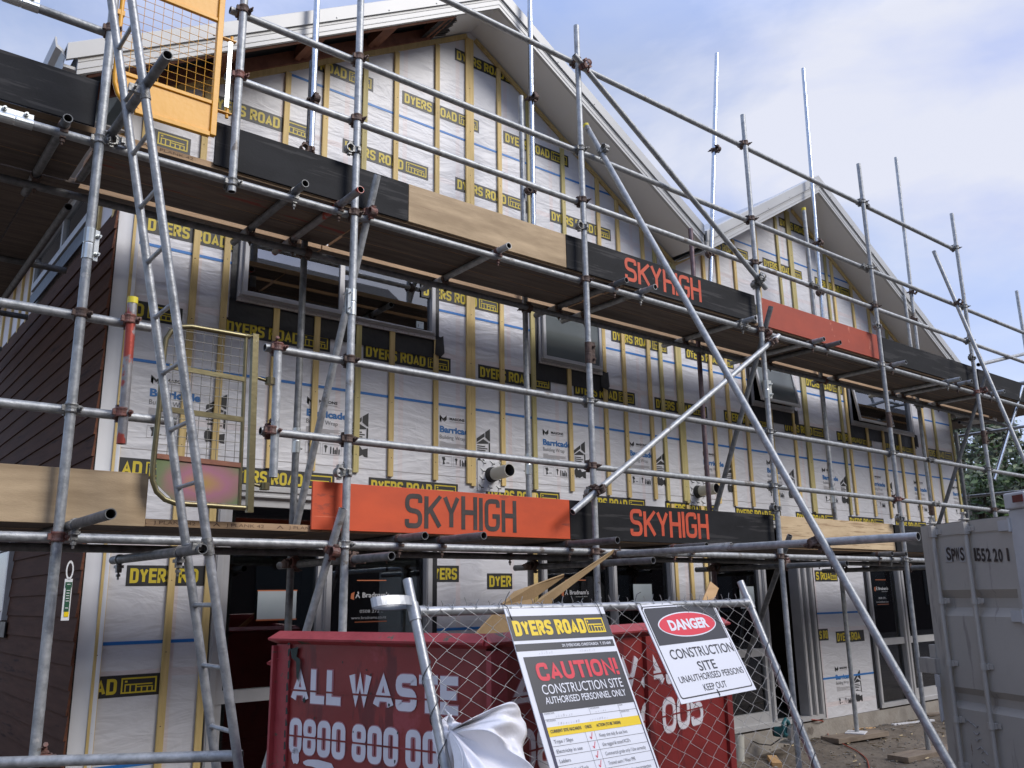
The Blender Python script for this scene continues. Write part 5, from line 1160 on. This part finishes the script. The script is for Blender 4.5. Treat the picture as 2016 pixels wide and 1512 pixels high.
def sign_caution():
    s = Sign((1.985, 2.519, -.041), (1, .021, -.005), (-.004, .413, .911))
    s.plate(.5, .93)
    s.rect(.001, .499, -.120, -.029, 1)
    block_text(s, 'DYERS', s.P(.016, -.1035, .0018), s.U, s.W, .057, .183, .0135, 3, .22); block_text(s, 'ROAD', s.P(.217, -.1030, .0018), s.U, s.W, .057, .150, .0135, 3, .22)
    itm(s, s.P(.374, -.1025, .0018), s.U, s.W, .096, .058, 3)
    s.rect(.001, .490, -.158, -.132, 1); s.tx('291 DYERS ROAD, CHRISTCHURCH   T. 373 6049', .22, -.1505, .0105, .252, 0, .02)
    s.rect(.022, .491, -.372, -.179, 1)
    block_text(s, 'CAUTION!', s.P(.062, -.267, .0018), s.U, s.W, .064, .402, .0145, 2, .42, rad=1.1)
    s.tx('CONSTRUCTION SITE', .063, -.313, .033, .398, 0, .002)
    s.tx('AUTHORISED PERSONNEL ONLY', .063, -.346, .0235, .397, 0, .01)
    s.rect(.022, .036, -.93+.02, -.372, 5); s.rect(.486, .491, -.93+.02, -.372, 5)
    def hl(w_, a=.036, b=.486): s.rect(a, b, w_-.0006, w_+.0006, 4)
    hl(-.396); s.rect(.2525, .2535, -.396, -.3725, 4); s.rect(.3995, .4005, -.421, -.3725, 4)
    for t, u, w_, wd in (('BUSINESS NAME', .042, -.379, .045), ('SITE SUPERVISOR', .258, -.379, .045), ('PHONE', .404, -.379, .018), ('SITE ADDRESS', .042, -.403, .042), ('BUSINESS PHONE', .404, -.403, .042)): s.tx(t, u, w_, .005, wd, 4)
    for u, w_, n in ((.09, -.392, 7), (.28, -.392, 5), (.09, -.417, 9), (.24, -.417, 8), (.10, -.172, 6), (.30, -.172, 7)):
        for i in range(n):
            x = u+.012*i; h = random.uniform(.003, .011); s.face([s.P(x, w_, .001), s.P(x+.002, w_, .001), s.P(x+.005*random.random()+.002, w_+h, .001), s.P(x+.004*random.random(), w_+h, .001)], 6)
    s.rect(.036, .486, -.4525, -.421, 3)
    s.rect(.1995, .2005, -.91, -.421, 4); s.rect(.2435, .2445, -.91, -.421, 4)
    s.tx('CURRENT SITE HAZARDS', .046, -.441, .0105, .142, 1, .02); s.tx('CHECK', .206, -.441, .0105, .033, 1, .02); s.tx('ACTION (TO BE TAKEN)', .262, -.441, .0105, .120, 1, .02)
    rows = (('Trips / Slips', 'Keep site tidy & use bins'), ('Electricity in use', "Use tagged & tested RCD's"), ('Ladders', 'Commercial grade only / Use correctly'), ('Power & Hand Tools', 'Trained users / Wear PPE'), ('', 'Keep clear / Wear hearing protection'))
    for i, (l, r) in enumerate(rows):
        w_ = -.4525-.0312*(i+1); hl(w_)
        if l: s.tx(l, .048, w_+.009, .0115, .0062*len(l)+.006, 4)
        s.tx(r, .262, w_+.009, .0115, .0054*len(r)+.004, 4)
        s.face([s.P(.214, w_+.014, .0012), s.P(.219, w_+.006, .0012), s.P(.221, w_+.010, .0012), s.P(.216, w_+.016, .0012)], 2); s.face([s.P(.219, w_+.006, .0012), s.P(.222, w_+.007, .0012), s.P(.233, w_+.028, .0012), s.P(.230, w_+.028, .0012)], 2)
    for i in range(5, 14): hl(-.4525-.0312*(i+1))
    o = s.build('caution_sign', SM, loc=s.P(.25, -.93)); tag(o, 'tall white caution sign board with black and yellow header, tied to the chain link fence', 'sign')
    for u in (.022, .478):
        t = MB(); q = [s.P(u, -.042, .002), s.P(u-.006, -.02, .004), s.P(u-.010, .004, .006)]+[Vector(fp(0, 0))+X_*(s.P(u, 0).x-F0.x-.010+.004*i)+FW*(.021*math.cos(a_))+FN*(.021*math.sin(a_)) for i, a_ in enumerate((1.0, .3, -.5, -1.3, -2))]+[s.P(u+.02, .05, -.02), s.P(u+.045, .075, -.02)]
        t.sweep(q, .0018, 5); t.build('cable_tie', 'wire_dark', o)
sign_caution()
def sign_danger():
    s = Sign((2.669, 2.519, -.041), (.997, .078, .024), (-.056, .446, .893)); w_, h = .525, .408
    s.plate(w_, h)
    def rr(u0, u1, w0, w1, r, m, d):
        pts = []
        for cx, cy, a0 in ((u1-r, w1-r, 0), (u0+r, w1-r, 90), (u0+r, w0+r, 180), (u1-r, w0+r, 270)):
            for k in range(5): a = R_(a0+k*22.5); pts.append(s.P(cx+r*math.cos(a), cy+r*math.sin(a), d))
        s.face(pts, m)
    rr(.012, .513, -.392, -.008, .014, 1, .0006); rr(.0165, .5085, -.3875, -.0125, .012, 0, .0012)
    pts = [s.P(.030, -.176, .0018), s.P(.503, -.176, .0018), s.P(.503, -.026, .0018), s.P(.493, -.0165, .0018), s.P(.034, -.0165, .0018), s.P(.025, -.026, .0018)]
    s.face([s.P(.0215, -.176, .0018), s.P(.5035, -.176, .0018), s.P(.5035, -.028, .0018), s.P(.494, -.0175, .0018), s.P(.031, -.0175, .0018), s.P(.0215, -.028, .0018)], 1)
    c = (.268, -.098)
    for a, b, m, d in ((.200, .0545, 0, .0024), (.193, .0495, 2, .003)): s.face([s.P(c[0]+a*math.cos(t), c[1]+b*math.sin(t), d) for t in [i*math.pi/24 for i in range(48)]], m)
    s.tx('DANGER', .136, -.1215, .046, .272, 0, .045, .0036)
    s.tx('CONSTRUCTION', .062, -.2375, .0405, .440, 1, .012); s.tx('SITE', .205, -.2970, .0395, .124, 1, .012)
    s.tx('UNAUTHORISED PERSONS', .048, -.3325, .0265, .448, 1, .008); s.tx('KEEP OUT', .178, -.3765, .0265, .158, 1, .008)
    o = s.build('danger_sign', SM, loc=s.P(.26, -.408)); tag(o, 'white danger sign with red oval on black, hung askew at the right of the fence', 'sign')
    t = MB(); t.sweep([s.P(.02, -.02, .002), s.P(.012, .005, .006), s.P(.015, .02, -.02), s.P(.05, .055, -.015), s.P(.075, .062, -.012)], .0018, 5); t.sweep([s.P(.255, -.378, .002), s.P(.257, -.40, .003), s.P(.255, -.412, -.004)], .0022, 5); t.build('cable_tie', 'wire_dark', o)
sign_danger()

# ================================================================== plastic sheet caught on the fence
def plastic():
    o = MB(); K = onP(884, 1440, fp(0, 0, .03), FN)
    edge = [(872, 1396), (885, 1412), (906, 1428), (935, 1413), (965, 1396), (1000, 1386), (1021, 1399), (1034, 1431), (1031, 1470), (1048, 1508), (1066, 1560), (1030, 1640), (985, 1690), (935, 1660), (900, 1620)]
    off = [.03, .03, .035, .07, .12, .17, .18, .16, .17, .20, .20, .22, .22, .16, .08]
    E = [onP(x, y, fp(0, 0, d), FN) for (x, y), d in zip(edge, off)]
    n = 10; rows = []; M_ = (len(E)-1)*8
    def samp(t):
        i = min(int(t), len(E)-2); f = t-i; p0, p1, p2, p3 = E[max(i-1, 0)], E[i], E[i+1], E[min(i+2, len(E)-1)]
        return .5*((2*p1)+(p2-p0)*f+(2*p0-5*p1+4*p2-p3)*f*f+(3*p1-p0-3*p2+p3)*f**3)
    rng = random.Random(5); ph = [rng.uniform(0, 6.28) for _ in range(6)]
    for r in range(n+1):
        q = r/n; row = []
        for i in range(M_+1):
            t = i/8; p = samp(t); s_ = q**1.0
            fold = (.026*math.sin(t*1.25+ph[0]+q*2.2)+.017*math.sin(t*2.6+ph[1]-q*3.5)+.007*math.sin(t*5.2+ph[2]+q*5)+.012*math.sin(q*6+t*.8))*math.sin(math.pi*min(q*1.15, 1)**.8)*(1 if 1 < t < 13.5 else .4)
            fold += .035*mnoise.noise(Vector((t*.55, q*2.6, 3.3)))+.016*mnoise.noise(Vector((t*1.6, q*5, 7.7)))
            bulge = .10*math.sin(math.pi*q)*(1 if 2 < t < 13 else .3)
            row.append(K.lerp(p, s_)+FN*(fold+bulge*.6))
        rows.append(row)
    o.grid(rows, 0, True)
    E2 = [(888, 1405), (866, 1418), (847, 1437), (856, 1480), (872, 1530), (880, 1580), (905, 1600)]
    r2 = [[K.lerp(onP(x, y, fp(0, 0, -.03), FN), q/5)+FN*(-.01*math.sin(q+i*1.7)) for i, (x, y) in enumerate(E2)] for q in range(6)]
    o.grid(r2, 0, True)
    b = o.build('plastic_sheet', 'sheet', loc=tuple(K), weld=True); tag(b, 'crumpled white plastic sheet knotted round the left fence post', 'plastic sheet')
    sb = b.modifiers.new('s', 'SUBSURF'); sb.levels = sb.render_levels = 1
    so2 = b.modifiers.new('t', 'SOLIDIFY'); so2.thickness = .0012
plastic()

# ================================================================== shipping container
def container():
    E = V(7.023, 3.478, 0); t = V(-.438, -.899, 0).normalized(); out = V(-.899, .438, 0).normalized()   # along the door to the right, outward to the viewer
    zt = onP(1818, 1036, E, out).z; zb = GZ+.06; Lw = .93
    o = thing('shipping_container', tuple(E+Z_*GZ), 'grey steel shipping container with lock rods and black stencilled code, at the right edge', 'container')
    # door leaf: a pressed sheet with two horizontal swages, extruded along t
    z1 = (onP(1905, 1161, E, out).z, onP(1905, 1213, E, out).z); z2 = (onP(1884, 1352, E, out).z, onP(1884, 1393, E, out).z)
    def sw(a, b): h = (a-b)/3.1; return [(a, 0), (a-h, -.042), (b+h, -.042), (b, 0)]
    prof = [(zt-.005, 0)]+sw(*z1)+sw(*z2)+[(z2[1]-(z1[1]-z2[1]), 0)]+[(zb, 0)]
    prof = prof[:-2]+sw(z2[1]-.50, z2[1]-.62)+[(zb, 0)]
    b = MB(); b.grid([[E+t*u+out*d+Z_*z for z, d in prof] for u in (.115, Lw-.02)], 0, False)
    b.obox(E+t*.0+out*-.05+Z_*zb, t*.115, out*.058, Z_*(zt-zb)); b.obox(E+t*(Lw-.02)+out*-.05+Z_*zb, t*.03, out*.055, Z_*(zt-zb)); b.obox(E+t*.115+out*-.04+Z_*(zt-.09), t*(Lw-.135), out*.046, Z_*.09)
    for z, d in ((zt-.10, .0075),): b.obox(E+t*.13+Z_*z, t*(Lw-.16), out*.002, Z_*.004)
    dr = b.build('door', 'cont', o)
    g = MB(); g.obox(E+t*.0+out*-.055+Z_*(zt-.002), t*Lw, out*.06, Z_*.006); g.build('gasket', 'gasket', dr)
    for u in (.172, .528):
        r = MB(); c = E+t*u+out*.040
        r.rod(c+Z_*(zb+.03), c+Z_*(zt+.03), .017, 14)
        for z in (zt-.06, zt-.58, zb+1.02, zb+.3, zb+.62): r.obox(E+t*(u-.030)+out*.008+Z_*(z-.022), t*.060, out*.022, Z_*.044); r.rod(c+Z_*(z-.022), c+Z_*(z+.022), .025, 12); r.obox(E+t*(u-.06)+out*.008+Z_*(z-.018), t*.12, out*.006, Z_*.036)
        r.obox(c+t*-.022+out*-.025+Z_*(zt-.10), t*.044, out*.05, Z_*.085); r.obox(c+t*-.03+out*-.03+Z_*(zt+.005), t*.055, out*.05, Z_*.012); r.rod(c+Z_*(zt+.02), c+Z_*(zt+.06), .012, 8); r.obox(c+t*-.02+out*-.01+Z_*(zt+.05), t*.05, out*.02, Z_*.014)
        r.build('lock_rod', 'cont', dr, bevel=.003)
    h = MB(); c = E+t*.03+out*.06+Z_*(-.72); h.obox(c, t*.05, out*.012, Z_*.09); h.obox(c+t*.01+Z_*-.24, t*.03, out*.012, Z_*.25); h.obox(c+t*.012+Z_*-.25+out*.008, t*.022, out*.008, Z_*.12); h.build('handle', 'cont_light', dr, bevel=.003)
    h = MB(); p = onP(1822, 1323, E, out); h.obox(p+out*-.03, t*.19, out*.08, Z_*.115); h.obox(p+out*-.03+t*.10+Z_*.115, t*.07, out*.05, Z_*.10); h.build('lock_box', 'cont', o, bevel=.004)
    # code
    d = MB()
    for s_, x0, x1 in (('S', 1866, 1875.5), ('P', 1876, 1883.5), ('W', 1883, 1892), ('S', 1893, 1901.5), ('1', 1920.5, 1925), ('5', 1925.5, 1933.5), ('5', 1934.5, 1942.5), ('2', 1944.5, 1953), ('2', 1958, 1966.5), ('0', 1968, 1976.5), ('1', 1985, 1989.5)):
        P = onP(x0, 1105, E, out); Q = onP(x1, 1105, E, out); T = onP(x0, 1079, E, out)
        d.text(s_, P+out*.005+Z_*random.uniform(-.006, .006), t, Z_, T.z-P.z, (Q-P).length, .03, 0)
    for x0, x1 in ((1864, 1876), (1891, 1903)): P, Q = onP(x0, 1107, E, out), onP(x1, 1107, E, out); d.obox(P+out*.003, t*(Q-P).length, out*.0008, Z_*.115, 1)
    d.build('lettering', ['paint_black', 'cont_decal'], dr)
    d = MB()
    for i, (x, y) in enumerate(((1904, 1420), (1915, 1428), (1918, 1443), (1921, 1455), (1924, 1472), (1933, 1480), (1934, 1500))):
        P = onP(x, y, E, out)+out*.004; d.sweep([P+t*(.02*k)+Z_*(.012*math.sin(k*1.9+i)) for k in range(4)], .004, 4)
    d.build('peeled_glue_marks', 'cont_decal', dr)
    # corner post with its casting, red reflector, roof and sides behind
    p = MB(); q = E+t*(Lw+.01)+out*-.10; p.obox(q+Z_*zb, t*.17, out*.115, Z_*(zt-zb+.04)); p.obox(q+t*-.01+out*-.02+Z_*(zt+.04), t*.19, out*.15, Z_*.115); p.build('corner_post', 'cont_light', o, bevel=.012)
    for z in (zt-.10, zt-.72, zt-1.4): hb = MB(); hb.obox(E+t*(Lw-.10)+out*.004+Z_*z, t*.12, out*.012, Z_*.075); hb.rod(E+t*(Lw+.012)+out*.018+Z_*(z-.01), E+t*(Lw+.012)+out*.018+Z_*(z+.085), .014, 8); hb.build('hinge', 'cont_light', o)
    l = MB(); P = onP(2009, 990, E, out); l.obox(P+out*.058, t*.09, out*.006, Z_*.05); l.build('reflector', 'red_lens', o)
    bd = MB(); D = 3.0; n = 34
    def side(P, U, L, nn):
        pts = [(U*(L*i/n)+nn*(.0 if (i//2) % 2 else -.03)) for i in range(n+1)]
        bd.grid([[P+q+Z_*z for q in pts] for z in (zb, zt)], 0, False)
    back = out*-1; side(E+back*.06, back, D, t*-1); side(E+t*(Lw+1.15)+back*.06, back, D, t); side(E+back*(D+.06), t, Lw+1.15, back)
    bd.hexa([E+back*.05+Z_*(zt-.02), E+t*(Lw+1.15)+back*.05+Z_*(zt-.02), E+t*(Lw+1.15)+back*(D+.06)+Z_*(zt-.02), E+back*(D+.06)+Z_*(zt-.02)]+[E+back*.05+Z_*(zt), E+t*(Lw+1.15)+back*.05+Z_*(zt), E+t*(Lw+1.15)+back*(D+.06)+Z_*(zt), E+back*(D+.06)+Z_*(zt)])
    bd.build('body', 'cont', o)
    b2 = MB(); b2.obox(E+t*(Lw+.18)+out*-.04+Z_*zb, t*.97, out*.04, Z_*(zt-zb)); b2.build('door', 'cont', o)
container()

# ================================================================== things on the ground
def onG(x, y, dz=0): return onZ(x, y, GZ+dz)
def bx(name, c, ax, L, w_, h, m, label, cat, dz=0.):
    c = Vector(c); a = Vector((ax[0], ax[1], 0)).normalized(); n = V(-a.y, a.x, 0); z = ground_z(c.x, c.y)+dz-.01
    b = MB(); b.obox(V(c.x, c.y, z)-a*L/2-n*w_/2, a*L, n*w_, Z_*h); o = b.build(name, m, loc=(c.x, c.y, z), bevel=.003); return tag(o, label, cat)
bx('sole_board', (9.02, 4.70), (1, -.06), 1.0, .22, .05, 'sole', 'rough timber sole board under the scaffold standard beside the container', 'board')
bx('sole_board', (9.05, 5.47), (1, -.1), .85, .22, .05, 'sole', 'timber sole board under the inner standard in front of the wrapped pier', 'board')
bx('sole_board', (6.9, 4.72), (1, .05), .7, .22, .05, 'sole', 'timber sole board hidden under the standard behind the fence', 'board')
bx('base_plate', (9.10, 5.49), (1, .4), .22, .2, .012, 'flange', 'pale square plate lying on the inner sole board', 'plate', .045)
p = onG(1800, 1441); bx('timber_strip', (p.x, p.y), (1, -.2), .7, .05, .02, 'flange', 'white painted strip lying on the dirt near the container', 'timber')
p = onG(1705, 1447); bx('timber_offcut', (p.x, p.y), (1, -.3), .3, .08, .02, 'offcut', 'small pale offcut on the dirt in front of the wrapped pier', 'timber')
p = onG(1852, 1424); bx('timber_offcut', (p.x, p.y), (1, -.3), .5, .14, .02, 'sole', 'grey board offcut lying against the dirt mound by the last standard', 'timber')
p = onG(1525, 1502); bx('timber_offcut', (p.x, p.y), (1, .9), .42, .09, .045, 'offcut', 'orange brown timber offcut beside the power saw behind the fence', 'timber')
p = onG(1503, 1488); bx('timber_offcut', (p.x, p.y), (1, -.2), .36, .10, .02, 'sole', 'grey flat timber offcut left of the power saw', 'timber')
def saw():
    c = onG(1556, 1490); c.z = ground_z(c.x, c.y); o = thing('circular_saw', tuple(c), 'teal circular saw left on the dirt behind the fence', 'power saw')
    a = V(.9, .3, 0).normalized(); n = V(-.3, .9, 0).normalized()
    b = MB(); b.obox(c-a*.15-n*.07+Z_*.035, a*.30, n*.14, Z_*.005); b.build('base_plate', 'steel', o)
    b = MB(); b.rod(c-n*.05+Z_*.10, c-n*.015+Z_*.10, .095, 22); b.build('blade_guard', 'steel', o)
    b = MB(); b.rod(c-n*.01+Z_*.12, c+n*.13+Z_*.12, .055, 14, 0, .05); b.sweep([c+a*.06+Z_*.14, c+a*.02+Z_*.22, c-a*.06+Z_*.25, c-a*.15+Z_*.22, c-a*.17+Z_*.13, c-a*.07+Z_*.10], .021, 10); b.build('motor_housing', 'teal', o)
    b = MB(); b.rod(c+n*.13+Z_*.12, c+n*.15+Z_*.12, .046, 14); b.sweep([c-a*.165+Z_*.14, c-a*.24+Z_*.10, c-a*.28+n*.1+Z_*.03, c-a*.2+n*.25+Z_*.02, c+n*.4+Z_*.02], .006, 6); b.build('motor_cap', 'rubber', o)
saw()
c = onG(1455, 1499); b = MB(); b.tube((c.x, c.y, ground_z(c.x, c.y)-.005), (c.x+.02, c.y, ground_z(c.x, c.y)+.24), .055, 18, 0, 1, .004, .2); tag(b.build('pipe_offcut', ['pvc', 'tube_in'], loc=c), 'short white plastic pipe standing on the dirt next to the bin', 'pipe')
def cord():
    px = [(1560, 1405, 6.06), (1590, 1402, 6.02)]
    pts = [V(8.72, 6.05, -1.36), V(9.0, 5.97, -1.37), V(9.2, 5.93, -1.40)]
    for x, y in ((1630, 1437), (1631, 1462), (1640, 1478), (1665, 1485), (1690, 1490), (1708, 1502), (1712, 1516), (1705, 1540)):
        q = onG(x, y); q.z = ground_z(q.x, q.y)+.012; pts.append(q)
    fine = []
    for i in range(len(pts)-1):
        for k in range(6): fine.append(pts[i].lerp(pts[i+1], k/6))
    for _ in range(4): fine = [fine[0]]+[(fine[i-1]+fine[i]*2+fine[i+1])/4 for i in range(1, len(fine)-1)]+[fine[-1]]
    b = MB(); b.sweep(fine, .006, 6); tag(b.build('extension_cord', 'cord', loc=pts[0]), 'orange red extension cord running from the open doorway over the dirt', 'cord')
cord()
def gravel():
    b = MB(); rng = random.Random(11)
    for i in range(2600):
        x, y = rng.uniform(5.2, 12.6), rng.uniform(2.0, 5.95)
        if rng.random() < .4: x, y = rng.uniform(7, 11), rng.uniform(3.6, 5.9)
        r = rng.uniform(.004, .014)*(1 if rng.random() < .93 else 2.0); z = ground_z(x, y)+r*.25
        pts = [V(x+r*dx*rng.uniform(.7, 1.4), y+r*dy*rng.uniform(.7, 1.4), z+r*dz*rng.uniform(.5, .9)) for dx, dy, dz in ((1, 0, 0), (0, 1, 0), (-1, 0, 0), (0, -1, 0), (0, 0, 1), (0, 0, -1))]
        for f in ((0, 1, 4), (1, 2, 4), (2, 3, 4), (3, 0, 4), (1, 0, 5), (2, 1, 5), (3, 2, 5), (0, 3, 5)): b.face([pts[k] for k in f], 0)
    tag(b.build('gravel', 'stone'), 'loose gravel and stones scattered over the dirt', 'gravel', kind='stuff')
    b = MB()
    for i in range(420):
        x, y = rng.uniform(6.5, 12), rng.uniform(3.2, 5.9); a = rng.uniform(0, 3.14); l = rng.uniform(.02, .09); z = ground_z(x, y)+.006
        d = V(math.cos(a), math.sin(a), 0)*l; n = V(-d.y, d.x, 0).normalized()*rng.uniform(.002, .006); q = V(x, y, z)
        b.face([q-d/2-n, q+d/2-n, q+d/2+n+Z_*.008, q-d/2+n+Z_*.006], 0)
    tag(b.build('wood_shavings', 'straw'), 'pale shavings and straw strewn on the dirt', 'shavings', kind='stuff')
gravel()

# ================================================================== trees past the right end of the house
def tree(name, base, h, rx, mats, n, leaf, label, seed, clumps):
    rng = random.Random(seed); o = thing(name, base, label, 'tree', 'trees beyond the house'); B = Vector(base)
    t = MB(); t.sweep([B, B+V(.1, .05, h*.3), B+V(-.05, .1, h*.6), B+V(.1, 0, h*.9)], [.22, .17, .10, .03], 9)
    cs = []
    for i in range(clumps):
        a = rng.uniform(0, 6.28); q = rng.uniform(.22, 1.0); rad = rx*math.sin(math.pi*min(.97, q**.8))**.6*rng.uniform(.45, 1.0)
        c = B+V(math.cos(a)*rad, math.sin(a)*rad, h*q); cs.append((c, rng.uniform(.35, .8)*rx*.42))
        s_ = B+V(0, 0, h*q*.7); t.sweep([s_, s_.lerp(c, .5)+V(0, 0, .15), c], [.055, .03, .01], 5)
    t.build('trunk', 'bark', o)
    f = MB()
    for i in range(n):
        c, r = cs[rng.randrange(len(cs))]; d = V(rng.gauss(0, 1), rng.gauss(0, 1), rng.gauss(0, .8)); d = d.normalized()*r*(rng.random()**.45)
        p = c+d; u = V(rng.gauss(0, 1), rng.gauss(0, 1), rng.gauss(0, .6)).normalized(); v = u.orthogonal().normalized(); l = leaf*rng.uniform(.6, 1.3)
        f.face([p-u*l, p+v*l*.45, p+u*l, p-v*l*.45], rng.choices(range(len(mats)), [3]+[1]*(len(mats)-1))[0])
    f.build('crown', mats, o)
def far(px, py, rng_): d = Vector(ray(px, py)); d.z = 0; d = d.normalized()*rng_; return (d.x, d.y, GZ)
tree('tree', far(1905, 1000, 27), 6.9, 1.9, ['leaf_dark', 'leaf_olive'], 9000, .085, 'tall dark dense tree right behind the house corner', 1, 46)
tree('tree', far(1985, 1000, 25), 5.6, 2.3, ['leaf_olive', 'leaf_dark', 'leaf'], 9000, .085, 'olive green bushy tree beyond the scaffold, at the right edge', 2, 46)
tree('tree', far(1925, 1000, 20), 3.9, 1.35, ['leaf', 'leaf_olive'], 3600, .085, 'low bright green leafy bush in front of the taller trees', 3, 26)
tree('tree', far(2040, 1000, 19.5), 3.9, 1.3, ['leaf', 'leaf_olive'], 3200, .085, 'light green leafy bush beside the container top', 4, 24)

# ================================================================== the house across the street (it is what the lower glass mirrors)
def street_house(x0, x1, label):
    o = thing('house', ((x0+x1)/2, -7, GZ), label, 'house')
    b = MB(); b.box(x0, x1, -15, -7, GZ, 6.0); b.build('wall', mat('dark_brick', (.035, .024, .02), (.055, .036, .03), 9, 5, .9), o)
    b = MB(); b.prism([(-15.6, 5.9), (-6.4, 5.9), (-11, 9.6)], (x0-.6, 0, 0), Y_, Z_, X_*(x1-x0+1.2)); b.build('roof', mat('dark_roof_tiles', (.03, .028, .028), (.05, .045, .045), 9, 5, .8), o)
    for i in range(int((x1-x0)/5)):
        x = x0+2+5*i
        for z in (2.6, -.6): w_ = MB(); w_.box(x, x+1.8, -7.02, -6.96, z, z+1.4, 0); w_.build('window', 'alu_dark', o)
street_house(-9, 13, 'dark brick two storey house across the street behind the viewer')
street_house(16, 48, 'long dark brick terrace across the street, right of the other brick house')
